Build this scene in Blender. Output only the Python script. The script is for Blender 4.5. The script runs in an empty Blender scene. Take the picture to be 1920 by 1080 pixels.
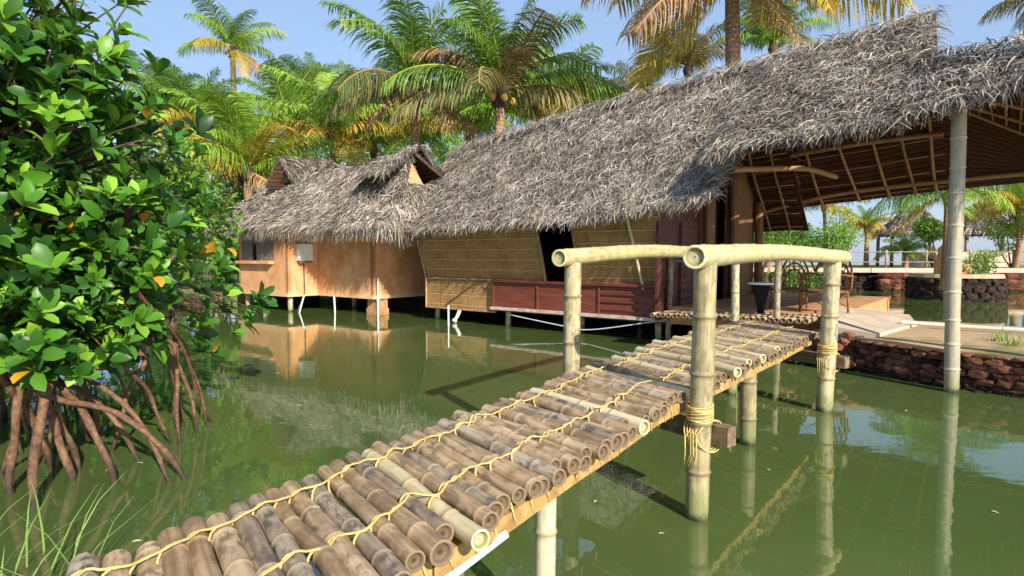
import bpy, math, random
import numpy as np
from mathutils import Vector, Matrix, noise as mnoise
PI = math.pi
rng = np.random.default_rng(7)
random.seed(7)
C = bpy.data.collections.new("scene"); bpy.context.scene.collection.children.link(C)
scene = bpy.context.scene

# ------------------------------------------------------------------ camera numbers
H = 1.70; F = 1150.0; PITCH = math.atan(62 / F)
CP, SP = math.cos(PITCH), math.sin(PITCH)
def ray(px, py):
    x = (px - 960) / F; y = -(py - 540) / F
    return np.array([x, CP + y * SP, -SP + y * CP])
def atz(px, py, z):
    r = ray(px, py); t = (z - H) / r[2]
    return np.array([r[0] * t, r[1] * t, z])
def atd(px, py, d):
    r = ray(px, py); t = d / r[1]
    return np.array([r[0] * t, d, H + r[2] * t])
def V3(*a): return np.array(a, dtype=float)
def nrm(v):
    v = np.asarray(v, float); n = np.linalg.norm(v)
    return v / n if n > 1e-9 else v

# ------------------------------------------------------------------ materials
def ramp(nt, fac, stops, interp='LINEAR'):
    n = nt.nodes.new('ShaderNodeValToRGB'); n.color_ramp.interpolation = interp
    el = n.color_ramp.elements
    while len(el) < len(stops): el.new(0.5)
    for e, (p, c) in zip(el, stops):
        e.position = p; e.color = (*c, 1) if len(c) == 3 else c
    nt.links.new(fac, n.inputs[0]); return n.outputs[0]
def newmat(name):
    m = bpy.data.materials.new(name); m.use_nodes = True
    nt = m.node_tree; b = nt.nodes['Principled BSDF']; return m, nt, b
def attr(nt, name, out='Fac'):
    n = nt.nodes.new('ShaderNodeAttribute'); n.attribute_name = name; return n.outputs[out]
def mapping(nt, vec, scale):
    n = nt.nodes.new('ShaderNodeMapping'); n.inputs['Scale'].default_value = scale
    nt.links.new(vec, n.inputs[0]); return n.outputs[0]
def noise(nt, vec, scale, detail=3, rough=.55, out='Fac'):
    n = nt.nodes.new('ShaderNodeTexNoise'); n.inputs['Scale'].default_value = scale
    n.inputs['Detail'].default_value = detail; n.inputs['Roughness'].default_value = rough
    if vec is not None: nt.links.new(vec, n.inputs['Vector'])
    return n.outputs[out]
def mixc(nt, fac, a, b, mode='MIX'):
    n = nt.nodes.new('ShaderNodeMix'); n.data_type = 'RGBA'; n.blend_type = mode
    for s, v in ((n.inputs[0], fac), (n.inputs[6], a), (n.inputs[7], b)):
        if hasattr(v, 'node'): nt.links.new(v, s)
        else: s.default_value = v if isinstance(v, (int, float)) else (*v, 1)
    return n.outputs[2]
def math_(nt, op, a, b=0.0, clamp=False):
    n = nt.nodes.new('ShaderNodeMath'); n.operation = op; n.use_clamp = clamp
    for s, v in ((n.inputs[0], a), (n.inputs[1], b)):
        if hasattr(v, 'node'): nt.links.new(v, s)
        else: s.default_value = v
    return n.outputs[0]
def bump(nt, b, h, strength, dist):
    n = nt.nodes.new('ShaderNodeBump'); n.inputs['Strength'].default_value = strength
    n.inputs['Distance'].default_value = dist
    nt.links.new(h, n.inputs['Height']); nt.links.new(n.outputs[0], b.inputs['Normal'])
def pos(nt): return nt.nodes.new('ShaderNodeNewGeometry').outputs['Position']
def sep(nt, v, i):
    n = nt.nodes.new('ShaderNodeSeparateXYZ'); nt.links.new(v, n.inputs[0]); return n.outputs[i]
def objrand(nt): return nt.nodes.new('ShaderNodeObjectInfo').outputs['Random']
def setc(nt, b, c, rough=.7, spec=.3):
    if hasattr(c, 'node'): nt.links.new(c, b.inputs['Base Color'])
    else: b.inputs['Base Color'].default_value = (*c, 1)
    b.inputs['Roughness'].default_value = rough
    b.inputs['Specular IOR Level'].default_value = spec

def mat_bamboo(name, stops, nodecol, wet=False, rough=.45, streak=.6, blot=None):
    m, nt, b = newmat(name)
    tv = attr(nt, 'tv', 'Vector')
    n1 = noise(nt, mapping(nt, tv, (60, 60, 3)), 1.0, 4)
    n2 = noise(nt, mapping(nt, tv, (14, 14, 9)), 1.0, 3)
    fac = math_(nt, 'ADD', math_(nt, 'MULTIPLY', n1, streak), math_(nt, 'MULTIPLY', n2, 1 - streak))
    fac = math_(nt, 'ADD', fac, math_(nt, 'MULTIPLY', math_(nt, 'SUBTRACT', objrand(nt), .5), .25))
    c = ramp(nt, fac, [(.30, stops[0]), (.5, stops[1]), (.70, stops[2])])
    if blot:
        n3 = noise(nt, mapping(nt, tv, (10, 10, 5)), 2.0, 5, .65)
        c = mixc(nt, ramp(nt, n3, [(.50, (0, 0, 0)), (.62, (1, 1, 1))]), c, blot)
    c = mixc(nt, math_(nt, 'MULTIPLY', attr(nt, 'nd'), .75), c, nodecol)
    if wet:
        z = sep(nt, pos(nt), 2)
        zz = math_(nt, 'ADD', z, math_(nt, 'MULTIPLY', noise(nt, pos(nt), 14, 3), .14))
        c = mixc(nt, ramp(nt, zz, [(.12, (.8, .8, .8)), (.36, (0, 0, 0))]), c, (.17, .20, .065))
        c = mixc(nt, ramp(nt, zz, [(.07, (1, 1, 1)), (.14, (0, 0, 0))]), c, (.02, .022, .012))
    setc(nt, b, c, rough, .35)
    bump(nt, b, n1, .25, .003)
    return m
def mat_cap(name, stops):
    m, nt, b = newmat(name)
    f = math_(nt, 'ADD', attr(nt, 'nd'), math_(nt, 'MULTIPLY', math_(nt, 'SUBTRACT', noise(nt, pos(nt), 60, 3), .5), .25))
    setc(nt, b, ramp(nt, f, stops), .7, .2); return m
CAP_NEW = mat_cap('fresh_cut_bamboo', [(0, (.12, .09, .05)), (.15, (.5, .42, .26)), (.4, (.42, .36, .2)), (.66, (.2, .2, .07)), (.8, (.30, .29, .12)), (.9, (.66, .58, .36))])
CAP_OLD = mat_cap('weathered_cut_bamboo', [(0, (.025, .017, .011)), (.2, (.09, .06, .037)), (.5, (.17, .115, .07)), (.7, (.11, .075, .045)), (.85, (.20, .14, .085)), (1, (.27, .19, .115))])
BAM_LOG = mat_bamboo('weathered_bamboo', [(.19, .115, .056), (.38, .255, .14), (.54, .41, .26)], (.42, .30, .18), rough=.6, streak=.5, blot=(.20, .135, .08))
BAM_GREY = mat_bamboo('grey_bamboo', [(.16, .11, .07), (.32, .245, .165), (.48, .39, .29)], (.36, .28, .19), rough=.65, blot=(.11, .085, .065))
BAM_NEW = mat_bamboo('pale_new_bamboo', [(.46, .36, .19), (.60, .50, .30), (.68, .59, .39)], (.38, .29, .14), blot=(.60, .49, .28))
BAM_PALE = mat_bamboo('bleached_post_bamboo', [(.34, .29, .18), (.52, .46, .31), (.62, .56, .41)], (.30, .24, .14), wet=True, rough=.5, streak=.5, blot=(.40, .34, .22))
BAM_RAIL = mat_bamboo('yellow_rail_bamboo', [(.34, .27, .12), (.56, .47, .26), (.70, .62, .42)], (.42, .34, .16), rough=.35, streak=.35, blot=(.46, .43, .17))
BAM_POST = mat_bamboo('tan_post_bamboo', [(.20, .155, .075), (.39, .33, .18), (.58, .51, .35)], (.17, .13, .07), wet=True, rough=.5, streak=.55, blot=(.22, .185, .11))
BAM_POLE = mat_bamboo('grey_green_pole_bamboo', [(.20, .185, .12), (.34, .31, .22), (.46, .42, .32)], (.52, .46, .35), wet=True, rough=.5, blot=(.38, .30, .20))
BAM_DARK = mat_bamboo('brown_rafter_bamboo', [(.20, .105, .05), (.32, .18, .085), (.42, .26, .135)], (.18, .10, .05), rough=.55)

def mat_simple(name, c0, c1, scale=6, rough=.8, bmp=.0, dist=.01, detail=5, spec=.2, lo=.35, hi=.65):
    m, nt, b = newmat(name); n = noise(nt, pos(nt), scale, detail, .6)
    setc(nt, b, ramp(nt, n, [(lo, c0), (hi, c1)]), rough, spec)
    if bmp: bump(nt, b, n, bmp, dist)
    return m
ROPE = mat_simple('yellow_coir_rope', (.50, .35, .09), (.74, .57, .24), 60, .8, .3, .003)
TIMBER = mat_simple('ochre_beam_timber', (.30, .17, .06), (.52, .34, .13), 9, .75, .3, .008)
TIMBER_END = mat_simple('dark_weathered_timber', (.10, .07, .045), (.26, .18, .11), 20, .8, .4, .006)
def mat_root():
    m, nt, b = newmat('mangrove_root_bark'); p = pos(nt)
    n = noise(nt, p, 22, 6, .65); n2 = noise(nt, p, 5, 4)
    f = math_(nt, 'ADD', math_(nt, 'MULTIPLY', n, .6), math_(nt, 'MULTIPLY', n2, .4))
    c = ramp(nt, f, [(.33, (.045, .026, .018)), (.5, (.15, .078, .045)), (.66, (.30, .17, .10))])
    z = math_(nt, 'ADD', sep(nt, p, 2), math_(nt, 'MULTIPLY', n2, .2))
    c = mixc(nt, ramp(nt, z, [(.14, (.9, .9, .9)), (.32, (0, 0, 0))]), c, (.030, .026, .018))
    setc(nt, b, c, .75, .25); bump(nt, b, n, .7, .012); return m
ROOTM = mat_root()
BARK_DARK = mat_simple('dark_bark', (.05, .035, .025), (.13, .09, .06), 14, .85, .4, .01)
CONCRETE = mat_simple('pale_concrete', (.46, .36, .27), (.60, .50, .39), 3, .85, .15, .01)
TERRA = mat_simple('terracotta_plaster', (.46, .22, .09), (.62, .36, .18), 4, .8, .1, .01)
WHITE = mat_simple('white_plastic', (.70, .70, .68), (.82, .82, .80), 5, .4)
WIRE = mat_simple('dark_cable', (.06, .045, .03), (.12, .09, .06), 30, .6)
MAROON = None
def mat_maroon(name, lo_, hi_, sc):
    m, nt, b = newmat(name); tv = attr(nt, 'tv', 'Vector')
    w = nt.nodes.new('ShaderNodeTexWave'); w.bands_direction = 'Y'; w.inputs['Scale'].default_value = sc; w.inputs['Distortion'].default_value = .6
    nt.links.new(tv, w.inputs[0])
    n = noise(nt, mapping(nt, tv, (1.2, 9, 1)), 1.5, 5)
    c = ramp(nt, n, [(.3, lo_), (.7, hi_)])
    c = mixc(nt, math_(nt, 'MULTIPLY', w.outputs['Fac'], .35), c, (.05, .012, .008))
    setc(nt, b, c, .5, .35); bump(nt, b, w.outputs['Fac'], .4, .012); return m
MAROON = mat_maroon('maroon_painted_slats', (.125, .032, .018), (.25, .068, .040), 6.5)
MAROON_DK = mat_maroon('dark_maroon_boards', (.09, .025, .02), (.16, .05, .035), 2.0)

def mat_woven(name, dark, mid, light, band=4.0):
    m, nt, b = newmat(name); tv = attr(nt, 'tv', 'Vector')
    reeds = noise(nt, mapping(nt, tv, (70, 1.3, 1)), 1.0, 3, .7)
    patch = noise(nt, mapping(nt, tv, (1.4, 2.2, 1)), 1.2, 4)
    fine = noise(nt, mapping(nt, tv, (9, 40, 1)), 1.0, 2)
    f = math_(nt, 'ADD', math_(nt, 'MULTIPLY', reeds, .55), math_(nt, 'MULTIPLY', patch, .30))
    f = math_(nt, 'ADD', f, math_(nt, 'MULTIPLY', fine, .15))
    c = ramp(nt, f, [(.34, dark), (.5, mid), (.64, light)])
    yy = math_(nt, 'ADD', sep(nt, tv, 1), math_(nt, 'MULTIPLY', math_(nt, 'SUBTRACT', noise(nt, mapping(nt, tv, (2.5, 1, 1)), 1.0, 2), .5), .07))
    fr = math_(nt, 'FRACT', math_(nt, 'MULTIPLY', yy, band))
    bandm = math_(nt, 'LESS_THAN', fr, .085)
    shad = math_(nt, 'LESS_THAN', fr, .15)
    c = mixc(nt, math_(nt, 'MULTIPLY', shad, .55), c, (dark[0] * .5, dark[1] * .5, dark[2] * .5))
    c = mixc(nt, bandm, c, (light[0] * 1.2, light[1] * 1.15, light[2] * 1.1))
    xx = math_(nt, 'FRACT', math_(nt, 'MULTIPLY', sep(nt, tv, 0), 1.05))
    seam = math_(nt, 'LESS_THAN', xx, .012)
    c = mixc(nt, math_(nt, 'MULTIPLY', seam, .6), c, (dark[0] * .5, dark[1] * .5, dark[2] * .5))
    setc(nt, b, c, .65, .25)
    bump(nt, b, math_(nt, 'ADD', reeds, math_(nt, 'MULTIPLY', bandm, .6)), .5, .015); return m
WOVEN = mat_woven('woven_cane_matting', (.14, .065, .024), (.335, .180, .066), (.47, .30, .13))
WOVEN_DK = mat_woven('brown_cane_matting', (.10, .05, .022), (.19, .10, .045), (.28, .16, .08), 6)

def mat_plaster():
    m, nt, b = newmat('orange_lime_plaster')
    p = pos(nt)
    n1 = noise(nt, mapping(nt, p, (1, 1, .8)), 1.5, 6, .62)
    n2 = noise(nt, mapping(nt, p, (2.6, 2.6, 2.0)), 1.6, 7, .68)
    c = ramp(nt, n1, [(.3, (.55, .235, .09)), (.52, (.68, .33, .145)), (.72, (.77, .46, .25))])
    c = mixc(nt, ramp(nt, n2, [(.50, (0, 0, 0)), (.70, (.55, .55, .55))]), c, (.74, .55, .40))
    z = math_(nt, 'ADD', sep(nt, p, 2), math_(nt, 'MULTIPLY', n2, .25))
    c = mixc(nt, ramp(nt, z, [(.60, (.45, .45, .45)), (.80, (0, 0, 0))]), c, (.80, .58, .38))
    setc(nt, b, c, .85, .15); bump(nt, b, n2, .2, .01); return m
PLASTER = mat_plaster()
def mat_shutter():
    m, nt, b = newmat('grey_slatted_shutter'); tv = attr(nt, 'tv', 'Vector')
    w = nt.nodes.new('ShaderNodeTexWave'); w.bands_direction = 'X'; w.inputs['Scale'].default_value = 5.5
    nt.links.new(tv, w.inputs[0])
    setc(nt, b, ramp(nt, w.outputs['Fac'], [(.1, (.11, .09, .08)), (.6, (.27, .24, .22))]), .8)
    bump(nt, b, w.outputs['Fac'], .6, .02); return m
SHUTTER = mat_shutter()
DARK = mat_simple('dark_interior', (.012, .010, .009), (.022, .018, .015), 4, .9)  # near-black: shade painted into openings and underfloor skirts; also the table pedestal

def mat_thatch(name, stops):
    m, nt, b = newmat(name); r = attr(nt, 'rnd')
    big = noise(nt, pos(nt), 1.1, 5, .6)
    f = math_(nt, 'ADD', math_(nt, 'MULTIPLY', r, .8), math_(nt, 'MULTIPLY', math_(nt, 'SUBTRACT', big, .42), .95), True)
    setc(nt, b, ramp(nt, f, stops), .75, .2); return m
THATCH = mat_thatch('dry_palm_thatch', [(0, (.05, .038, .03)), (.25, (.125, .10, .08)), (.55, (.285, .24, .195)), (.85, (.52, .455, .38)), (.94, (.66, .59, .50)), (1, (.52, .33, .16))])
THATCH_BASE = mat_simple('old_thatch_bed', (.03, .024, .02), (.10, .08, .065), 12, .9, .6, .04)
THATCH_UNDER = None
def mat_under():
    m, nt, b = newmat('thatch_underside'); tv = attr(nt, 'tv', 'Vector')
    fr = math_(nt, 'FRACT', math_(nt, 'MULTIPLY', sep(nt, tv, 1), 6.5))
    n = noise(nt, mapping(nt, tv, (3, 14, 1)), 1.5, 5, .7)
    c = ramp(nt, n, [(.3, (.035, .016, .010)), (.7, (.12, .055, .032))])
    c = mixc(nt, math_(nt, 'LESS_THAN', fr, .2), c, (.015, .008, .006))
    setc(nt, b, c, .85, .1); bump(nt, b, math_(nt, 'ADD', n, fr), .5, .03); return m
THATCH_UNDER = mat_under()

def mat_leaf(name, stops, rough=.35, trans=.25, spec=.45, objvar=.0, tc=None):
    m, nt, b = newmat(name); r = attr(nt, 'rnd')
    if objvar:
        r = math_(nt, 'ADD', math_(nt, 'MULTIPLY', r, 1 - objvar), math_(nt, 'MULTIPLY', objrand(nt), objvar))
    c = ramp(nt, r, stops); setc(nt, b, c, rough, spec)
    t = nt.nodes.new('ShaderNodeBsdfTranslucent'); nt.links.new(mixc(nt, .5, c, tc or (.35, .5, .05)), t.inputs[0])
    mx = nt.nodes.new('ShaderNodeMixShader'); mx.inputs[0].default_value = trans
    nt.links.new(b.outputs[0], mx.inputs[1]); nt.links.new(t.outputs[0], mx.inputs[2])
    nt.links.new(mx.outputs[0], nt.nodes['Material Output'].inputs[0]); return m
MANGLEAF = mat_leaf('glossy_mangrove_leaf', [(0, (.012, .045, .010)), (.35, (.034, .115, .014)), (.7, (.085, .24, .018)), (.95, (.27, .47, .045)), (.965, (.60, .36, .03)), (.99, (.62, .28, .03)), (1, (.30, .09, .02))], .42, .2, .35)
PALM_G = mat_leaf('green_palm_leaf', [(0, (.045, .10, .018)), (.45, (.11, .23, .03)), (.8, (.26, .38, .05)), (1, (.50, .44, .08))], .45, .25, .35, .25)
PALM_L = mat_leaf('lime_palm_leaf', [(0, (.12, .24, .025)), (.5, (.27, .44, .05)), (1, (.56, .58, .10))], .45, .3, .35, .25)
PALM_Y = mat_leaf('yellowing_palm_leaf', [(0, (.22, .26, .03)), (.5, (.52, .38, .05)), (1, (.70, .40, .07))], .5, .25, .3, .25, (.6, .4, .05))
PALM_D = mat_leaf('dry_palm_leaf', [(0, (.14, .085, .045)), (.5, (.40, .23, .10)), (1, (.62, .42, .22))], .6, .15, .2, .3, (.5, .3, .1))
PALM_O = mat_leaf('dusky_palm_leaf', [(0, (.05, .07, .03)), (.4, (.14, .16, .05)), (.7, (.34, .24, .09)), (1, (.55, .32, .11))], .5, .2, .3, .25, (.4, .3, .08))
PALM_TRUNK = None
def mat_trunk():
    m, nt, b = newmat('ringed_palm_bark'); tv = attr(nt, 'tv', 'Vector')
    fr = math_(nt, 'FRACT', math_(nt, 'MULTIPLY', sep(nt, tv, 2), 7))
    n = noise(nt, mapping(nt, tv, (5, 5, 7)), 2, 4)
    c = ramp(nt, n, [(.3, (.22, .12, .065)), (.7, (.46, .30, .18))])
    c = mixc(nt, math_(nt, 'MULTIPLY', math_(nt, 'LESS_THAN', fr, .25), .5), c, (.10, .06, .035))
    setc(nt, b, c, .85, .15); bump(nt, b, fr, .3, .02); return m
PALM_TRUNK = mat_trunk()
BUSHLEAF = mat_leaf('bush_leaf', [(0, (.03, .09, .015)), (.5, (.09, .20, .025)), (.9, (.22, .36, .04)), (1, (.42, .36, .05))], .5, .25, .3, .3)
BUSHLIME = mat_leaf('lime_bush_leaf', [(0, (.08, .19, .02)), (.5, (.20, .36, .04)), (1, (.45, .48, .06))], .5, .3, .3, .2)
GRASSM = mat_leaf('pale_grass_blade', [(0, (.14, .28, .04)), (.6, (.30, .42, .10)), (1, (.52, .52, .24))], .5, .3, .3)
COCO = mat_simple('yellow_coconut', (.35, .22, .04), (.52, .36, .06), 8, .5)
LATERITE = None
def mat_lat():
    m, nt, b = newmat('laterite_stone'); r = attr(nt, 'rnd'); p = pos(nt)
    n = noise(nt, p, 9, 6, .65)
    f = math_(nt, 'ADD', math_(nt, 'MULTIPLY', r, .6), math_(nt, 'MULTIPLY', n, .4))
    c = ramp(nt, f, [(.2, (.026, .013, .010)), (.5, (.105, .042, .026)), (.8, (.24, .10, .062))])
    z = math_(nt, 'ADD', sep(nt, p, 2), math_(nt, 'MULTIPLY', n, .15))
    c = mixc(nt, ramp(nt, z, [(.12, (1, 1, 1)), (.22, (0, 0, 0))]), c, (.025, .022, .014))
    setc(nt, b, c, .9, .15); bump(nt, b, n, .8, .03); return m
LATERITE = mat_lat()
def mat_ground(name, sand, grass_c, amt):
    m, nt, b = newmat(name); p = pos(nt)
    n1 = noise(nt, p, .9, 6, .62); n2 = noise(nt, p, 26, 4)
    c = mixc(nt, ramp(nt, n1, [(amt - .06, (0, 0, 0)), (amt + .06, (1, 1, 1))]), sand, grass_c)
    c = mixc(nt, math_(nt, 'MULTIPLY', n2, .45), c, (.12, .08, .05))
    setc(nt, b, c, .95, .1); bump(nt, b, n2, .5, .02); return m
SAND = mat_ground('sandy_earth', (.58, .42, .26), (.24, .24, .09), .60)
LAWN = mat_ground('grassy_earth', (.46, .30, .15), (.13, .20, .05), .46)

def mat_water():
    m, nt, b = newmat('green_lagoon_water')
    p = pos(nt)
    nn = noise(nt, p, .35, 3)
    c = ramp(nt, nn, [(.35, (.068, .104, .028)), (.65, (.090, .128, .037))])
    d = nt.nodes.new('ShaderNodeBsdfDiffuse'); nt.links.new(c, d.inputs[0])
    g = nt.nodes.new('ShaderNodeBsdfGlossy'); g.inputs['Roughness'].default_value = .012
    g.inputs['Color'].default_value = (.96, .98, .95, 1)
    r1 = noise(nt, mapping(nt, p, (1, 1.6, 1)), 2.2, 2)
    r2 = noise(nt, p, 11, 3)
    h = math_(nt, 'ADD', r1, math_(nt, 'MULTIPLY', r2, .18))
    bp = nt.nodes.new('ShaderNodeBump'); bp.inputs['Strength'].default_value = .013; bp.inputs['Distance'].default_value = .12
    nt.links.new(h, bp.inputs['Height']); nt.links.new(bp.outputs[0], g.inputs['Normal'])
    fr = nt.nodes.new('ShaderNodeFresnel'); fr.inputs[0].default_value = 1.85
    mx = nt.nodes.new('ShaderNodeMixShader'); nt.links.new(fr.outputs[0], mx.inputs[0])
    nt.links.new(d.outputs[0], mx.inputs[1]); nt.links.new(g.outputs[0], mx.inputs[2])
    nt.links.new(mx.outputs[0], nt.nodes['Material Output'].inputs[0]); return m
WATER = mat_water()

# ------------------------------------------------------------------ mesh building
class MB:
    """collects verts/faces; per-face rnd and material index; per-vertex tv vector and nd value"""
    def __init__(s): s.V = []; s.Fq = []; s.M = []; s.R = []; s.T = []; s.N = []; s.n = 0
    def add(s, v, f, m=0, rnd=None, tv=None, nd=None):
        v = np.asarray(v, float).reshape(-1, 3); k = len(v)
        s.V.append(v)
        off = s.n
        s.Fq += [tuple(int(i) + off for i in q) for q in f]
        s.M += [m] * len(f) if np.isscalar(m) else list(m)
        rr = random.random() if rnd is None else rnd
        s.R += [rr] * len(f) if np.isscalar(rr) else list(rr)
        s.T.append(v if tv is None else np.asarray(tv, float).reshape(-1, 3))
        s.N.append(np.zeros(k) if nd is None else np.asarray(nd, float))
        s.n += k
    def build(s, name, mats, parent=None, smooth=True, world=True):
        v = np.concatenate(s.V); 
        if parent is not None and world: v = v - root_loc(parent)
        me = bpy.data.meshes.new(name)
        me.from_pydata(v.tolist(), [], s.Fq)
        fin(me, s.M, s.R, np.concatenate(s.T), np.concatenate(s.N), mats, smooth)
        return link(name, me, parent)
def fin(me, M, R, T, N, mats, smooth):
    me.validate(verbose=False) if False else None
    me.polygons.foreach_set('material_index', np.array(M, dtype=np.int32))
    me.polygons.foreach_set('use_smooth', np.full(len(me.polygons), smooth, dtype=bool))
    a = me.attributes.new('rnd', 'FLOAT', 'FACE'); a.data.foreach_set('value', np.array(R, dtype=np.float32))
    if T is not None:
        a = me.attributes.new('tv', 'FLOAT_VECTOR', 'POINT'); a.data.foreach_set('vector', np.ascontiguousarray(T, dtype=np.float32).ravel())
        a = me.attributes.new('nd', 'FLOAT', 'POINT'); a.data.foreach_set('value', np.array(N, dtype=np.float32))
    for m in (mats if isinstance(mats, (list, tuple)) else [mats]): me.materials.append(m)
    me.update()
def link(name, me, parent=None):
    o = bpy.data.objects.new(name, me); C.objects.link(o)
    if parent is not None: o.parent = parent
    return o
def root_loc(p):
    while p.parent is not None: p = p.parent
    return np.array(p.location)
def fast_mesh(name, V, Q, R, mats, parent=None, smooth=True, M=None, T=None):
    """all-quad mesh from numpy arrays"""
    V = np.asarray(V, float)
    if parent is not None: V = V - root_loc(parent)
    me = bpy.data.meshes.new(name)
    me.vertices.add(len(V)); me.vertices.foreach_set('co', V.astype(np.float32).ravel())
    me.loops.add(len(Q) * 4); me.polygons.add(len(Q))
    me.loops.foreach_set('vertex_index', Q.astype(np.int32).ravel())
    me.polygons.foreach_set('loop_start', np.arange(0, len(Q) * 4, 4, dtype=np.int32))
    me.update(calc_edges=True)
    fin(me, np.zeros(len(Q)) if M is None else M, R, T, np.zeros(len(V)) if T is not None else None, mats, smooth)
    return link(name, me, parent)
def thing(name, label, cat, loc=(0, 0, 0), group=None):
    o = bpy.data.objects.new(name, None); C.objects.link(o); o.location = loc
    o.empty_display_size = .2
    return tag(o, label, cat, group)
def tag(o, label, cat, group=None):
    o['label'] = label; o['category'] = cat
    if group: o['group'] = group
    return o
def struct(o, kind='structure', label=None):
    o['kind'] = kind
    if label: o['label'] = label
    return o

def frames(P):
    P = np.asarray(P, float); T = np.gradient(P, axis=0); T /= np.linalg.norm(T, axis=1)[:, None] + 1e-12
    up = V3(0, 0, 1) if abs(T[0][2]) < .9 else V3(1, 0, 0)
    n = nrm(np.cross(T[0], up)); Ns = []
    for t in T:
        n = nrm(n - t * np.dot(n, t)); Ns.append(n)
    Ns = np.array(Ns); return T, Ns, np.cross(T, Ns)
def tube(mb, P, r, seg=8, m=0, caps=True, rnd=None):
    P = np.asarray(P, float); k = len(P)
    r = np.full(k, r) if np.isscalar(r) else np.asarray(r, float)
    T, A, B = frames(P)
    ang = np.linspace(0, 2 * PI, seg, endpoint=False)
    L = np.concatenate([[0], np.cumsum(np.linalg.norm(np.diff(P, axis=0), axis=1))])
    v = (P[:, None] + (A[:, None] * np.cos(ang)[None, :, None] + B[:, None] * np.sin(ang)[None, :, None]) * r[:, None, None])
    tv = np.stack([np.cos(ang)[None] * r[:, None], np.sin(ang)[None] * r[:, None], np.repeat(L[:, None], seg, 1)], -1)
    f = [(i * seg + j, i * seg + (j + 1) % seg, (i + 1) * seg + (j + 1) % seg, (i + 1) * seg + j) for i in range(k - 1) for j in range(seg)]
    if caps: f += [tuple(range(seg - 1, -1, -1)), tuple((k - 1) * seg + j for j in range(seg))]
    mb.add(v.reshape(-1, 3), f, m, rnd, tv.reshape(-1, 3))
def spline(P, n):
    P = np.asarray(P, float); k = len(P)
    if k == 2:
        t = np.linspace(0, 1, n)[:, None]; return P[0] * (1 - t) + P[1] * t
    Q = np.vstack([2 * P[0] - P[1], P, 2 * P[-1] - P[-2]]); out = []
    for s in np.linspace(0, k - 1 - 1e-9, n):
        i = int(s); t = s - i; a, b, c, d = Q[i:i + 4]
        out.append(.5 * (2 * b + (c - a) * t + (2 * a - 5 * b + 4 * c - d) * t * t + (3 * b - a - 3 * c + d) * t ** 3))
    return np.array(out)
def bamboo(mb, P, r, node=.32, bmp=.10, seg=14, cap=(1, 1), seed=0, r_end=None, wob=.012, cm=1):
    rd = random.Random(seed)
    P = spline(P, 200); L = np.concatenate([[0], np.cumsum(np.linalg.norm(np.diff(P, axis=0), axis=1))]); tot = L[-1]
    nodes = []; x = node * rd.uniform(.25, .8)
    while x < tot - .02: nodes.append(x); x += node * rd.uniform(.8, 1.2)
    S = {0.0, tot}
    for x in nodes:
        for d in (-.035, -.014, -.006, 0, .006, .014, .035):
            if 0 < x + d < tot: S.add(x + d)
    x = 0
    while x < tot: S.add(x); x += .13
    S = np.array(sorted(S)); keep = [0]
    for i in range(1, len(S)):
        if S[i] - S[keep[-1]] > .003: keep.append(i)
    S = S[keep]; S[-1] = tot
    Q = np.stack([np.interp(S, L, P[:, i]) for i in range(3)], 1)
    ph = rd.uniform(0, 9)
    Q[:, 0] += wob * np.sin(S * 2.3 + ph) * np.clip(S / .3, 0, 1); Q[:, 1] += wob * np.cos(S * 1.9 + ph * 2) * np.clip(S / .3, 0, 1)
    dn = np.array([min([abs(s - x) for x in nodes] or [9]) for s in S])
    R = r * (1 + bmp * np.exp(-(dn / .009) ** 2) - bmp * .25 * np.exp(-((dn - .02) / .012) ** 2))
    R = R * (1 + (r_end / r - 1) * S / tot) if r_end else R
    R = R * (1 + .02 * np.sin(S * 7 + ph))
    nd = np.exp(-(dn / .013) ** 2)
    T, A, B = frames(Q); ang = np.linspace(0, 2 * PI, seg, endpoint=False); k = len(S)
    v = Q[:, None] + (A[:, None] * np.cos(ang)[None, :, None] + B[:, None] * np.sin(ang)[None, :, None]) * R[:, None, None]
    tv = np.stack([np.cos(ang)[None] * R[:, None], np.sin(ang)[None] * R[:, None], np.repeat(S[:, None] + ph, seg, 1)], -1)
    f = [(i * seg + j, i * seg + (j + 1) % seg, (i + 1) * seg + (j + 1) % seg, (i + 1) * seg + j) for i in range(k - 1) for j in range(seg)]
    mb.add(v.reshape(-1, 3), f, 0, None, tv.reshape(-1, 3), np.repeat(nd, seg))
    for e, sgn in ((0, -1), (k - 1, 1)):
        if not cap[0 if e == 0 else 1]: continue
        c = Q[e]; t = T[e] * sgn; rr = R[e]
        prof = [(1.0, 0.0, 1.0), (.98, .002, 1.0), (.74, .002, .8), (.70, -.012, .66), (.25, -.014, .3), (0.02, -.012, .0)]
        vv = []; nn = []
        for (q, dz, val) in prof:
            vv.append(c + t * dz + (A[e] * np.cos(ang)[:, None] + B[e] * np.sin(ang)[:, None]) * rr * q); nn += [val] * seg
        vv = np.concatenate(vv); ff = []
        for i in range(len(prof) - 1):
            for j in range(seg):
                q = (i * seg + j, i * seg + (j + 1) % seg, (i + 1) * seg + (j + 1) % seg, (i + 1) * seg + j)
                ff.append(q if sgn < 0 else q[::-1])
        mb.add(vv, ff, cm, None, None, nn)
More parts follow.
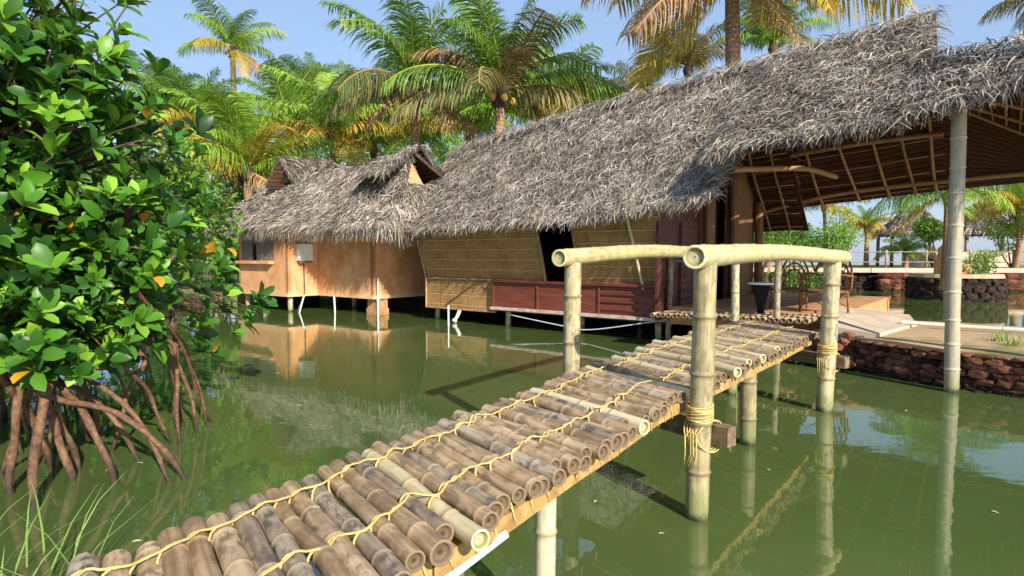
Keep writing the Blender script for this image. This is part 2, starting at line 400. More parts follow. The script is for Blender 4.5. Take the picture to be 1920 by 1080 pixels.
def box(mb, c, ax, ay, az, m=0, tvs=None, bevel=0.0):
    """box from centre and three half-axis vectors"""
    c, ax, ay, az = [np.asarray(q, float) for q in (c, ax, ay, az)]
    v = [c + sx * ax + sy * ay + sz * az for sz in (-1, 1) for sy in (-1, 1) for sx in (-1, 1)]
    f = [(0, 2, 3, 1), (4, 5, 7, 6), (0, 1, 5, 4), (2, 6, 7, 3), (0, 4, 6, 2), (1, 3, 7, 5)]
    V = np.array(v)
    if tvs is None:
        lx, ly, lz = np.linalg.norm(ax), np.linalg.norm(ay), np.linalg.norm(az)
        dims = sorted([(lx, 0), (ly, 1), (lz, 2)], reverse=True)
        S = np.array([(sx * lx, sy * ly, sz * lz) for sz in (-1, 1) for sy in (-1, 1) for sx in (-1, 1)])
        tv = S[:, [dims[0][1], dims[1][1], dims[2][1]]] + 5
    else: tv = tvs
    # separate faces for crisp edges
    for q in f: mb.add(V[list(q)], [(0, 1, 2, 3)], m, None, tv[list(q)])
def panel(mb, p00, p10, p11, p01, thick, nrmv, m=0, uv=None, skip=None, nu=1, nv=1):
    """thin slab with uv (metres) as texture coordinates; skip(i,j) leaves cells open"""
    p00, p10, p11, p01 = [np.asarray(q, float) for q in (p00, p10, p11, p01)]
    W = np.linalg.norm(p10 - p00); Hh = np.linalg.norm(p01 - p00); o = uv or (0, 0)
    def P(u, v): return (p00 * (1 - u) + p10 * u) * (1 - v) + (p01 * (1 - u) + p11 * u) * v
    nrmv = nrm(nrmv) * thick
    for i in range(nu):
        for j in range(nv):
            if skip and skip(i, j): continue
            us = (i / nu, (i + 1) / nu); vs = (j / nv, (j + 1) / nv)
            q = [P(us[0], vs[0]), P(us[1], vs[0]), P(us[1], vs[1]), P(us[0], vs[1])]
            t = [(o[0] + u * W, o[1] + v * Hh, 0) for u, v in ((us[0], vs[0]), (us[1], vs[0]), (us[1], vs[1]), (us[0], vs[1]))]
            b = [x - nrmv for x in q]
            mb.add(q + b, [(0, 1, 2, 3), (7, 6, 5, 4), (0, 4, 5, 1), (1, 5, 6, 2), (2, 6, 7, 3), (3, 7, 4, 0)], m, None, t + t)

# ------------------------------------------------------------------ world, sun, camera
SUN = nrm(V3(.46, -.888, math.tan(math.radians(29))))
w = bpy.data.worlds.new("World"); scene.world = w; w.use_nodes = True
nt = w.node_tree; bg = nt.nodes['Background']
sky = nt.nodes.new('ShaderNodeTexSky'); sky.sky_type = 'NISHITA'; sky.sun_disc = False
sky.sun_elevation = math.asin(SUN[2]); sky.sun_rotation = math.atan2(SUN[0], SUN[1])
sky.air_density = 1.15; sky.dust_density = .6; sky.ozone_density = 3.0
tc = nt.nodes.new('ShaderNodeTexCoord')
n1 = noise(nt, mapping(nt, tc.outputs['Generated'], (1.2, 1.2, 4.5)), 2.0, 6, .6)
cm = ramp(nt, n1, [(.36, (.55, .55, .55)), (.74, (.85, .85, .85))])
cc = mixc(nt, cm, sky.outputs[0], (2.3, 3.2, 4.9))
nt.links.new(cc, bg.inputs[0]); bg.inputs[1].default_value = .12
ld = bpy.data.lights.new('sun', 'SUN'); ld.energy = 5.0; ld.angle = math.radians(.6); ld.color = (1, .93, .80)
lo = bpy.data.objects.new('sun', ld); C.objects.link(lo); lo.location = tuple(SUN * 60)
lo.rotation_euler = Vector(-SUN).to_track_quat('-Z', 'Y').to_euler()
cd = bpy.data.cameras.new('camera'); cam = bpy.data.objects.new('camera', cd); C.objects.link(cam)
cd.sensor_width = 36; cd.lens = 36 * F / 1920; cd.clip_end = 6000; cd.clip_start = .05
cam.location = (0, 0, H); cam.rotation_euler = (PI / 2 - PITCH, 0, 0); scene.camera = cam
scene.view_settings.view_transform = 'Standard'; scene.view_settings.look = 'None'
scene.view_settings.exposure = .64; scene.view_settings.gamma = 1
scene.cycles.max_bounces = 8; scene.cycles.transparent_max_bounces = 8
scene.cycles.use_denoising = True

# ------------------------------------------------------------------ hut frame
AX = V3(.773, -.634, 0); BX = V3(.634, .773, 0)
O1 = V3(-2.25, 16.2, 0)
def hp(a, b, z): return O1 + AX * a + BX * b + V3(0, 0, z)
P2 = V3(-6.65, 18.2, 0)
def op(a, b, z): return P2 + AX * a + BX * b + V3(0, 0, z)

# ------------------------------------------------------------------ water and ground
mb = MB(); S_ = 3000
mb.add([(-S_, -200, 0), (S_, -200, 0), (S_, 5000, 0), (-S_, 5000, 0)], [(0, 1, 2, 3)])
struct(mb.build('water', WATER))
def land(name, outline, z, mat, depth=1.2, res=None, amp=.05):
    """a raised piece of ground: rough top polygon with sides going below the water"""
    import bmesh
    bm = bmesh.new()
    vs = [bm.verts.new((x, y, z)) for x, y in outline]
    fc = bm.faces.new(vs)
    if fc.normal.z < 0: fc.normal_flip()
    r = bmesh.ops.extrude_face_region(bm, geom=[fc])
    for e in r['geom']:
        if isinstance(e, bmesh.types.BMVert): e.co.z = z
    for v in vs: v.co.z = z - depth
    bmesh.ops.triangulate(bm, faces=bm.faces[:])
    for _ in range(res or 0):
        bmesh.ops.subdivide_edges(bm, edges=[e for e in bm.edges if e.calc_length() > .9], cuts=1)
        bmesh.ops.triangulate(bm, faces=[f for f in bm.faces if len(f.verts) > 4])
    for v in bm.verts:
        if v.co.z > z - .3: v.co.z += amp * mnoise.noise(v.co * 1.1)
    bmesh.ops.recalc_face_normals(bm, faces=bm.faces[:])
    me = bpy.data.meshes.new(name); bm.to_mesh(me); bm.free(); me.materials.append(mat)
    return struct(link(name, me))
# land behind the huts
land('ground', [(-60, 19), (-16, 20.0), (-11.5, 19.8), (-9.0, 21.6), (-6.6, 22.0), (-3.6, 20.3), (-1.4, 19.6), (0.6, 18.8), (3.4, 16.4), (5.2, 14.2), (6.9, 15.6), (7.7, 16.6), (9.2, 20), (12.5, 27), (18, 38), (24, 60), (20, 130), (-120, 130), (-120, 30)], .32, LAWN, res=3, amp=.12)
# bank on the right
BANK = [(4.55, 10.3), (4.95, 9.3), (5.28, 8.45), (5.62, 7.75), (6.05, 7.28), (6.7, 6.5), (8.2, 4.9), (11, 2.5)]
land('bank', BANK + [(16, 5), (10.5, 8.2), (8.3, 10.3), (7.5, 11.3), (7.2, 12.2), (5.2, 12.6)], .50, SAND, res=3, amp=.05)
# ground beyond the lagoon at the right
land('far_ground', [(11.5, 30.5), (17, 29.4), (23, 29.0), (30, 28.2), (45, 27), (70, 27), (70, 42), (40, 44), (22, 44), (14, 40)], 1.0, LAWN, res=2, amp=.04)
# near bank under the grass and the start of the footbridge
land('near_bank', [(-7, 1.5), (-3.2, 2.35), (-2.3, 2.55), (-1.75, 2.35), (-1.3, 1.2), (1.2, .55), (4, .2), (7, -3), (-7, -4)], .28, LAWN, res=2, amp=.05)

# ------------------------------------------------------------------ thatched roofs
def grid_eval(G, u, v):
    nu, nv = G.shape[0] - 1, G.shape[1] - 1
    x = np.clip(u * nu, 0, nu - 1e-6); y = np.clip(v * nv, 0, nv - 1e-6)
    i = x.astype(int); j = y.astype(int); fx = (x - i)[:, None]; fy = (y - j)[:, None]
    P = (G[i, j] * (1 - fx) + G[i + 1, j] * fx) * (1 - fy) + (G[i, j + 1] * (1 - fx) + G[i + 1, j + 1] * fx) * fy
    du = (G[i + 1, j] - G[i, j]) * (1 - fy) + (G[i + 1, j + 1] - G[i, j + 1]) * fy
    dv = (G[i, j + 1] - G[i, j]) * (1 - fx) + (G[i + 1, j + 1] - G[i + 1, j]) * fx
    du /= np.linalg.norm(du, axis=1)[:, None] + 1e-9; dv /= np.linalg.norm(dv, axis=1)[:, None] + 1e-9
    n = np.cross(dv, du); n /= np.linalg.norm(n, axis=1)[:, None] + 1e-9
    n[n[:, 2] < 0] *= -1
    return P, du, dv, n
def patch(top, bot, nu=24, nv=10, sag=.12, lump=.05, seed=0):
    """grid between two curves given as lists of points"""
    Tp = spline(top, nu + 1); Bt = spline(bot, nu + 1); G = np.zeros((nu + 1, nv + 1, 3))
    for j in range(nv + 1):
        t = j / nv; G[:, j] = Tp * (1 - t) + Bt * t; G[:, j, 2] -= sag * math.sin(PI * t)
    for i in range(nu + 1):
        for j in range(nv + 1):
            p = G[i, j]; G[i, j, 2] += lump * mnoise.noise(Vector((p[0] * 1.3 + seed, p[1] * 1.3, p[2] * 1.3)))
    return G
def roof_sheet(mb, G, thick=.14):
    nu, nv = G.shape[0], G.shape[1]
    idx = lambda i, j: i * nv + j
    v = G.reshape(-1, 3); f = [(idx(i, j), idx(i + 1, j), idx(i + 1, j + 1), idx(i, j + 1)) for i in range(nu - 1) for j in range(nv - 1)]
    Lu = np.linalg.norm(G[-1, -1] - G[0, -1]); Lv = np.linalg.norm(G[0, -1] - G[0, 0])
    tv = np.array([(i / (nu - 1) * Lu, j / (nv - 1) * Lv, 0) for i in range(nu) for j in range(nv)])
    mb.add(v, f, 0, None, tv)
    lo = v - V3(0, 0, thick)
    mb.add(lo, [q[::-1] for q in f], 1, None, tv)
    bd = [(i, nv - 1) for i in range(nu)]
    for line in ([(i, nv - 1) for i in range(nu)], [(i, 0) for i in range(nu)], [(0, j) for j in range(nv)], [(nu - 1, j) for j in range(nv)]):
        vv = []
        for (i, j) in line: vv += [G[i, j], G[i, j] - V3(0, 0, thick)]
        mb.add(vv, [(2 * k, 2 * k + 1, 2 * k + 3, 2 * k + 2) for k in range(len(line) - 1)], 0)
def courses(v, n=11): return (np.floor(v * n) + (v * n - np.floor(v * n)) ** .55) / n
def strands(G, n, lmin=.18, lmax=.5, wmin=.007, wmax=.018, spread=.55, lift=.06, eave=0, edge=(0, 0), hang=(.12, .42), seed=0, ubias=None):
    r = np.random.default_rng(seed)
    u = r.random(n); v = r.random(n)
    if ubias: u = u ** ubias
    if n > 9000: v[: n // 2] = courses(v[: n // 2] + .012 * np.sin(u[: n // 2] * 40)); v = np.clip(v, 0, 1)
    parts_u, parts_v, kind = [u], [v], [np.zeros(n)]
    if eave: parts_u.append(r.random(eave)); parts_v.append(1 - .06 * r.random(eave)); kind.append(np.ones(eave))
    for side, k in ((0, edge[0]), (1, edge[1])):
        if k: parts_u.append(np.abs(side - .012 * r.random(k))); parts_v.append(r.random(k)); kind.append(np.full(k, 2))
    u = np.concatenate(parts_u); v = np.concatenate(parts_v); kind = np.concatenate(kind); N = len(u)
    P, du, dv, nn = grid_eval(G, u, v)
    th = r.normal(0, spread, N); th[kind == 0] += (r.random((kind == 0).sum()) < .12) * r.normal(0, 1.2, (kind == 0).sum())
    L = r.uniform(lmin, lmax, N); W = r.uniform(wmin, wmax, N)
    d = dv * np.cos(th)[:, None] + du * np.sin(th)[:, None]
    curl = r.normal(0, .7, N)
    side = np.cross(d, nn)
    up = np.clip(r.normal(lift, lift * .6, N), .005, .3)
    P = P + nn * r.uniform(-.02, .05, N)[:, None]
    e = kind == 1
    L[e] = r.uniform(hang[0], hang[1], e.sum())
    pts = []
    for t in (0, .33, .68, 1.0):
        p = P + d * (L * t)[:, None] + side * (curl * L * .35 * t * t)[:, None] + nn * (up * math.sin(PI * min(t * .9, 1)) * 1.0)[:, None]
        g = L * t * t
        p[:, 2] -= np.where(e, g * .95, np.where(kind == 2, g * .4, g * .06))
        p[e] -= (d[e] * (L[e] * t * .45)[:, None])
        pts.append(p)
    wv = side * np.cos(r.normal(0, .7, N))[:, None] + nn * np.sin(r.normal(0, .7, N))[:, None]
    Vs = []
    for k, p in enumerate(pts):
        ww = W * (1.0, 1.0, .8, .25)[k]
        Vs += [p - wv * (ww / 2)[:, None], p + wv * (ww / 2)[:, None]]
    Vv = np.stack(Vs, 1).reshape(-1, 3)
    base = (np.arange(N) * 8)[:, None, None]
    q = np.array([[0, 1, 3, 2], [2, 3, 5, 4], [4, 5, 7, 6]])[None]
    Q = (base + q).reshape(-1, 4)
    R = np.clip(r.beta(2.2, 1.9, N) + (r.random(N) < .012) * .5, 0, 1)
    return Vv, Q, np.repeat(R, 3)
def roof_object(name, patches, strand_sets, parent, thick=.14, label=None):
    mb = MB()
    for G in patches: roof_sheet(mb, G, thick)
    V0 = np.concatenate(mb.V); Q0 = np.array(mb.Fq); T0 = np.concatenate(mb.T)
    Vs, Qs, Rs, Ms, Ts = [V0], [Q0], [np.array(mb.R)], [np.array(mb.M)], [T0]; off = len(V0)
    for (v, q, r) in strand_sets:
        Vs.append(v); Qs.append(q + off); Rs.append(r); Ms.append(np.full(len(q), 2)); Ts.append(v); off += len(v)
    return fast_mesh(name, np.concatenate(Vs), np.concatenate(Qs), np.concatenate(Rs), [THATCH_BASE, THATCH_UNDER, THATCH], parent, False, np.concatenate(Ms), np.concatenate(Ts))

# ------------------------------------------------------------------ main hut
hut = thing('thatched_hut', 'long cane walled hut under big shaggy thatch with open veranda at the footbridge', 'hut', tuple(hp(3.4, 2.5, 0)))
def rz(a): return float(np.interp(a, [-1.4, 0, 4.6, 8, 10.95], [4.88, 5.08, 5.55, 5.82, 6.08]))
RB = 2.5
ridge = lambda a0, a1, n=8: [hp(a, RB, rz(a)) for a in np.linspace(a0, a1, n)]
e1 = [hp(a, -.85, z) for a, z in ((-1.25, 2.24), (1.8, 2.36), (4.2, 2.41), (6.2, 2.50), (8.0, 2.70))]
e2 = [hp(a, b, z) for a, b, z in ((8.0, -.95, 3.36), (8.7, -1.1, 3.42), (10.0, -1.5, 3.40), (10.75, -1.85, 3.42))]
Gf1 = patch(ridge(-1.35, 8.0), e1, 40, 16, .14, .07)
Gf2 = patch(ridge(8.0, 10.75), e2, 16, 16, .10, .07, 3)
gl = Gf2[-1, 8].copy()                                   # foot of the little gable
cn = hp(13.6, -2.45, 3.86)
Gf3 = patch([gl * (1 - t) + cn * t for t in np.linspace(0, 1, 5)],
            [Gf2[-1, -1] * (1 - t) + (cn - V3(0, 0, .02)) * t for t in np.linspace(0, 1, 5)], 14, 10, .02, .05, 5)
be1 = [hp(a, 5.85, z) for a, z in ((-1.25, 2.3), (3, 2.4), (7.9, 2.42))]
be2 = [hp(a, b, z) for a, b, z in ((7.35, 5.85, 2.98), (9.5, 5.9, 3.15), (10.75, 6.0, 3.27))]
Gb1 = patch(ridge(-1.35, 7.9), be1, 24, 8, .1, .04)
Gb2 = patch(ridge(7.35, 10.75), be2, 10, 8, .06, .03)
gb = Gb2[-1, 3].copy(); cf = hp(13.6, 6.1, 3.45)
Gb3 = patch([gb * (1 - t) + cf * t for t in np.linspace(0, 1, 4)], [Gb2[-1, -1] * (1 - t) + (cf - V3(0, 0, .02)) * t for t in np.linspace(0, 1, 4)], 8, 6, .02, .03)
Ge = patch([gl * (1 - t) + gb * t for t in np.linspace(0, 1, 4)], [cn * (1 - t) + cf * t for t in np.linspace(0, 1, 4)], 12, 8, .03, .03)
ss = [strands(Gf1, 34000, seed=1, eave=2600, edge=(350, 400), ubias=.75, spread=.95, lift=.022, hang=(.06, .24), lmin=.14, lmax=.42),
      strands(Gf2, 11000, seed=2, eave=1100, edge=(300, 260), lmin=.16, lmax=.45, spread=.95, lift=.04, hang=(.05, .22)),
      strands(Gf3, 4500, seed=3, hang=(.05, .22), eave=900, edge=(0, 200), lift=.05, spread=.95),
      strands(Gb1, 3000, seed=4, eave=500), strands(Gb2, 1500, seed=5, eave=400, hang=(.08, .25)),
      strands(Gb3, 500, seed=6, eave=200, hang=(.08, .2)), strands(Ge, 3500, seed=8, eave=500, lift=.05)]
# ridge capping bundle
Gr = patch([p + V3(0, 0, .07) - BX * .1 for p in ridge(-1.4, 10.8)], [p + V3(0, 0, -.12) - BX * .28 for p in ridge(-1.4, 10.8)], 30, 3, 0, .02)
ss.append(strands(Gr, 2200, seed=9, lmin=.15, lmax=.4, spread=1.5, lift=.012))
# loose strands sticking up along the hip at the right
Gh = patch([gl * (1 - t) + cn * t + V3(0, 0, .05) for t in np.linspace(0, 1, 5)], [gl * (1 - t) + cn * t + V3(0, 0, .0) - BX * .15 for t in np.linspace(0, 1, 5)], 14, 2, 0, .02)
ss.append(strands(Gh, 420, seed=10, lmin=.2, lmax=.5, spread=1.4, lift=.06))
roof = roof_object('roof', [Gf1, Gf2, Gf3, Gb1, Gb2, Gb3, Ge], ss, hut, .09)
# gable infill at the right ridge end
mb = MB(); ap = hp(10.5, RB, rz(10.7) - .12)
mb.add([ap, gl - AX * .25 - V3(0, 0, .1), gb - AX * .25 - V3(0, 0, .1)], [(0, 1, 2)])
mb.build('gable_panel', WOVEN_DK, hut, False)
# rafters and battens under the veranda roof
def slope_pt(G, u, v, off=.2):
    P, du, dv, n = grid_eval(G, np.array([u]), np.array([v])); return P[0] - n[0] * off
for G, us in ((Gb2, (.02, .2, .38, .56, .74, .92)), (Gb1, (.80, .86, .91, .96)), (Gf2, (.05, .22, .4, .58, .76, .94))):
    for u in us:
        mb = MB(); bamboo(mb, [slope_pt(G, u, v) for v in (.02, .5, .985)], .032, .4, .12, 8, (0, 0), seed=int(u * 100))
        mb.build('rafter', [BAM_DARK, CAP_OLD], roof)
for G, u0, u1, nb in ((Gb2, 0, 1, 9), (Gb1, .76, .995, 10), (Gf2, 0, 1, 7)):
    for k in range(nb):
        v = (k + .6) / nb
        mb = MB(); tube(mb, [slope_pt(G, u, v, .165) for u in np.linspace(u0, u1, 5)], .014, 6)
        mb.build('batten', BAM_DARK, roof)
for k in range(14):
    v = (k + .5) / 14
    mb = MB(); tube(mb, [slope_pt(Ge, u, v, .17) for u in np.linspace(0.01, .99, 6)], .018, 6); mb.build('batten', BAM_DARK, roof)
for u in (.08, .28, .5, .72, .92):
    mb = MB(); bamboo(mb, [slope_pt(Ge, u, v, .21) for v in (.02, .98)], .03, .4, .1, 8, (0, 0)); mb.build('rafter', [BAM_DARK, CAP_OLD], roof)
for P, r in (([slope_pt(Gb2, .0, .55, .27), slope_pt(Gb2, .5, .55, .27), slope_pt(Gb2, 1, .58, .27)], .05),
             ([hp(6.8, 5.2, 2.75), hp(9, 5.4, 3.2), hp(13.4, 5.7, 3.45)], .05),
             ([hp(8.0, .5, 3.9), hp(10, .3, 3.95), hp(13.4, -.6, 4.0)], .05),
             ([hp(8.1, -.2, 3.2), hp(8.6, 2.4, 3.45), hp(8.9, 4.0, 3.42)], .055)):
    mb = MB(); bamboo(mb, P, r, .5, .08, 10, (1, 1), seed=int(r * 999)); mb.build('purlin', [BAM_DARK, CAP_OLD], roof)
# veranda poles
pl = atz(1783, 735, 0)
tp = atd(1798, 205, pl[1] + .15)
mb = MB(); bamboo(mb, [pl - V3(0, 0, .5), pl * .5 + tp * .5, tp], .082, .36, .12, 16, (0, 1), seed=4, wob=.006)
mb.build('veranda_pole', [BAM_POLE, CAP_OLD], hut)
for a, b in ((10.9, 5.2), (12.9, 5.4), (12.9, -1.9)):
    mb = MB(); bamboo(mb, [hp(a, b, .2), hp(a, b, 3.4)], .07, .36, .12, 12, (0, 1), seed=int(a)); mb.build('veranda_pole', [BAM_POLE, CAP_OLD], hut)
# body
W0, LEAN = 6.8, -.46
upL = lambda a, t, off=0.0: hp(a, LEAN * t - off, 1.10 + 1.5 * t)
mb = MB()
panel(mb, upL(0, 0), upL(3.9, 0), upL(3.9, 1), upL(-.0, 1), .05, nrm(V3(-.634, -.773, -.3)), 0, (0, 0), lambda i, j: 8 <= i <= 9 and j == 8, 20, 10)
mb.build('upper_wall_panel', WOVEN, hut, False)
mb = MB()
panel(mb, upL(4.83, 0), upL(W0, 0), upL(W0, 1), upL(4.83, 1), .05, nrm(V3(-.634, -.773, -.3)), 0, (7.3, .13))
mb.build('upper_wall_panel', WOVEN, hut, False)
mb = MB()
panel(mb, hp(0, 0, .33), hp(2.42, 0, .33), hp(2.42, 0, 1.1), hp(0, 0, 1.1), .06, -BX, 0, (3.3, .4))
mb.build('lower_wall_panel', WOVEN, hut, False)
mb = MB()   # red slatted front with its boards
panel(mb, hp(2.42, -.1, .48), hp(W0, -.1, .48), hp(W0, -.1, 1.06), hp(2.42, -.1, 1.06), .10, -BX, 0, (0, 0))
for a in (2.44, 3.75, 5.35, 6.78): box(mb, hp(a, -.115, .77), AX * .02, BX * .02, V3(0, 0, .29), 0)
for a0, a1, z in ((5.4, 6.18, .9), (5.4, 6.18, .74), (6.24, 6.76, .95), (5.4, 6.18, .58)): box(mb, hp((a0 + a1) / 2, -.118, z), AX * (a1 - a0) / 2, BX * .018, V3(0, 0, .018), 0)
box(mb, hp(4.61, -.12, 1.09), AX * 2.2, BX * .05, V3(0, 0, .028), 0)
mb.build('red_front_panel', MAROON, hut, False)
mb = MB(); box(mb, hp(4.62, -.14, .445), AX * 2.2, BX * .09, V3(0, 0, .03), 0)
mb.build('ledge', mat_simple('pinkish_weathered_board', (.42, .27, .22), (.62, .48, .42), 8, .8), hut, False)
for P in ([upL(0, 0, .03), upL(0, 1, .03)], [upL(3.9, 0, .03), upL(3.9, 1, .03)], [upL(4.83, 0, .03), upL(4.83, 1, .03)], [hp(0, -.03, .33), hp(0, -.03, 1.1)],
          [upL(0, 0, .035), upL(3.93, 0, .035)], [upL(4.8, 0, .035), upL(W0, 0, .035)], [hp(0, -.03, .33), hp(2.42, -.03, .33)]):
    mb = MB(); bamboo(mb, P, .022, .35, .12, 8, (1, 1), seed=2, wob=.003); mb.build('wall_batten', [BAM_LOG, CAP_OLD], hut)
mb = MB(); bamboo(mb, [upL(6.15, 1.02, .08), upL(6.35, -.08, .10)], .028, .33, .1, 8, seed=5, wob=.004); mb.build('prop_stick', [BAM_NEW, CAP_NEW], hut)
mb = MB()   # floor, back and end walls, plus a near-black sheet painting interior shade
box(mb, hp(3.4, 2.55, .40), AX * 3.38, BX * 2.45, V3(0, 0, .05))
panel(mb, hp(0, 5, .4), hp(W0, 5, .4), hp(W0, 5, 2.9), hp(0, 5, 2.9), .05, BX)
panel(mb, hp(0, 5, .4), hp(0, 0.08, .4), hp(0, -.3, 2.6), hp(0, 5, 2.6), .05, -AX)
mb.add([hp(0, -.3, 2.62), hp(0, 5, 2.62), hp(0, 2.5, 4.8)], [(0, 1, 2)])
panel(mb, hp(3.5, 1.2, .45), hp(5.3, 1.2, .45), hp(5.3, 1.2, 2.8), hp(3.5, 1.2, 2.8), .03, -BX, 1)  # near-black sheet, paints the dark inside behind the window gap
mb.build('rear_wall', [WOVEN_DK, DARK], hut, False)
# partition wall facing the veranda
ptop = lambda b: float(np.interp(b, [-.4, 2.5, 5.0], [2.75, 5.2, 3.1]))
def part_wall(name, b0, b1, mat, off=0.0, zt=None, z0=.45):
    mb = MB(); t0, t1 = (zt or ptop(b0)), (zt or ptop(b1))
    panel(mb, hp(W0 + off, b0, z0), hp(W0 + off, b1, z0), hp(W0 + off, b1, t1), hp(W0 + off, b0, t0), .06, AX, 0, (b0, 0))
    return mb.build(name, mat, hut, False)
part_wall('partition_panel', -.38, 1.55, MAROON_DK)
d_ = part_wall('door', .55, 1.35, MAROON_DK, .045, 2.35)
mb = MB(); tube(mb, [hp(W0 + .1, .66, 1.25), hp(W0 + .1, .66, 1.4)], .014, 6); mb.build('handle', WIRE, d_)
part_wall('partition_panel', 1.55, 2.35, WOVEN_DK, .03)
part_wall('partition_panel', 2.35, 3.1, DARK, -.2)  # near-black sheet standing in for the unlit doorway opening
part_wall('partition_panel', 3.1, 5.0, WOVEN_DK, .02)
for b, r in ((1.6, .09), (3.15, .11), (4.95, .1)):
    mb = MB(); tube(mb, [hp(W0 + .16, b, .5), hp(W0 + .16, b, 2), hp(W0 + .14, b, ptop(b) - .1)], [r * 1.1, r, r * 1.15], 12); mb.build('veranda_column', WOVEN_DK, hut)
for a, b in ((.15, .25), (2.7, .12), (6.62, .05), (4.6, .4), (1.2, 2), (5, 2.4), (.2, 4.6), (3, 4.6), (6.4, 4.6)):
    mb = MB(); bamboo(mb, [hp(a, b, -.5), hp(a, b, .36)], .065, .3, .1, 10, (0, 0), seed=int(a * 7)); mb.build('stilt', [BAM_POST, CAP_OLD], hut)
mb = MB(); box(mb, hp(8.32, 2.9, .53), AX * 1.4, BX * 3.0, V3(0, 0, .15)); box(mb, hp(8.32, 2.9, .692), AX * 1.42, BX * 3.02, V3(0, 0, .012), 0); box(mb, hp(3.4, 3.6, .08), AX * 3.3, BX * 1.2, V3(0, 0, .27), 1)  # last box: dark skirt added under the hut to block light
box(mb, hp(.45, 1.4, .08), AX * .05, BX * .98, V3(0, 0, .265), 1)  # end piece of the added dark skirt, closes the bright gap
mb.build('veranda_floor_and_shade_skirt', [TERRA, DARK, CONCRETE], hut, False)
mb = MB()   # pale concrete apron reaching to the lagoon
ap_ = [atz(1562, 612, .62), atz(1644, 626, .56), atz(1718, 606, .56), atz(1706, 590, .60), atz(1573, 574, .74), atz(1540, 592, .74)]
vv = ap_ + [p - V3(0, 0, .5) for p in ap_]; n_ = len(ap_)
mb.add(vv, [tuple(range(n_)), tuple(range(2 * n_ - 1, n_ - 1, -1))] + [(i, i + n_, (i + 1) % n_ + n_, (i + 1) % n_) for i in range(n_)])
struct(mb.build('path', CONCRETE, None, False))

# pipes, cables and lines near the main hut
mb = MB(); tube(mb, [hp(2.35, -.15, 1.07), hp(2.1, -.06, 1.09), hp(1.8, -.06, 1.02), hp(1.2, -.06, .68), hp(.75, -.06, .42), hp(.6, .05, .3)], .012, 6)
mb.build('loose_cable', WIRE, hut)
mb = MB(); tube(mb, spline([atd(955, 590, 13.9), atd(1060, 612, 13.0), atd(1110, 618, 12.6), atd(1235, 602, 11.8)], 24), .013, 6)
tag(mb.build('hose', mat_simple('pale_blue_hose', (.40, .45, .50), (.55, .60, .64), 9, .5)), 'pale grey hose sagging below the red ledge of the cane hut', 'hose')
q = atz(841, 612, 0); mb = MB(); tube(mb, [q - V3(0, 0, .4), q + V3(0, 0, .5)], .02, 8)
tag(mb.build('waste_pipe', WHITE), 'thin white pipe standing under the woven corner of the cane hut', 'pipe')
pt = thing('pipe_elbow', 'short white elbow fitting beside the thin pipe, just above the water', 'pipe', tuple(atd(857, 592, 15.3)))
mb = MB(); tube(mb, [atd(862, 582, 15.3), atd(858, 592, 15.3), atd(853, 600, 15.3)], .045, 10); mb.build('bend', WHITE, pt)
mb = MB(); tube(mb, [atd(853, 600, 15.31), atd(851, 603, 15.28)], .065, 10); mb.build('collar', WHITE, pt)

# ------------------------------------------------------------------ orange hut
oh = thing('orange_hut', 'orange plastered hut on stilts with sagging thatch and dark gablets', 'hut', tuple(op(0, 2, 0)))
def wall(name, p, q, z0, z1, mat, par, t=.12, hole=None):
    """wall from p to q, seen face outward; hole = (u0,u1,v0,v1) fractions left open"""
    nvec = np.cross(nrm(q - p), V3(0, 0, 1)); mb = MB()
    if hole is None:
        panel(mb, p + V3(0, 0, z0), q + V3(0, 0, z0), q + V3(0, 0, z1), p + V3(0, 0, z1), t, nvec)
    else:
        u0, u1, v0, v1 = hole
        for (a, b, c, d) in ((0, u0, 0, 1), (u1, 1, 0, 1), (u0, u1, 0, v0), (u0, u1, v1, 1)):
            if b - a < .01 or d - c < .01: continue
            A_, B_ = p * (1 - a) + q * a, p * (1 - b) + q * b; zc, zd = z0 + (z1 - z0) * c, z0 + (z1 - z0) * d
            panel(mb, A_ + V3(0, 0, zc), B_ + V3(0, 0, zc), B_ + V3(0, 0, zd), A_ + V3(0, 0, zd), t, nvec)
    return mb.build(name, mat, par, False)
ZB, ZT = .48, 2.75
c1, c2, c3, c4, c5 = op(-2.96, 0, 0), op(0, 0, 0), op(0, 1.0, 0), op(2.73, 1.0, 0), op(2.73, 4.4, 0)
wl = wall('wall', c1, c2, ZB, ZT, PLASTER, oh, hole=(.02, .74, .46, .90))
mb = MB()
for u0, u1 in ((.02, .27), (.36, .74)):
    A_, B_ = c1 * (1 - u0) + c2 * u0 + BX * .05, c1 * (1 - u1) + c2 * u1 + BX * .05
    panel(mb, A_ + V3(0, 0, ZB + 2.27 * .46), B_ + V3(0, 0, ZB + 2.27 * .46), B_ + V3(0, 0, ZB + 2.27 * .9), A_ + V3(0, 0, ZB + 2.27 * .9), .04, -BX)
sh = mb.build('window', SHUTTER, oh, False)
mb = MB(); mid = (c1 * .62 + c2 * .38); box(mb, mid + V3(0, 0, 1.47) - BX * .07, AX * 1.05, BX * .10, V3(0, 0, .045)); mb.build('sill', PLASTER, sh, False)
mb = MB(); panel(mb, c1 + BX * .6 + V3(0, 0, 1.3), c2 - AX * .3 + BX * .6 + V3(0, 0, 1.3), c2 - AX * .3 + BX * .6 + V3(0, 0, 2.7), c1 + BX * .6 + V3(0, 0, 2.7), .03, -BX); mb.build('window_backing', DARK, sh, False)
wall('wall', c2, c3, ZB, ZT, PLASTER, oh)
w3 = wall('wall', c3, c4, ZB, ZT, PLASTER, oh)
wall('wall', c4, c5, ZB, ZT, PLASTER, oh)
wall('wall', op(-2.96, 4.4, 0), c1, ZB, ZT, PLASTER, oh)
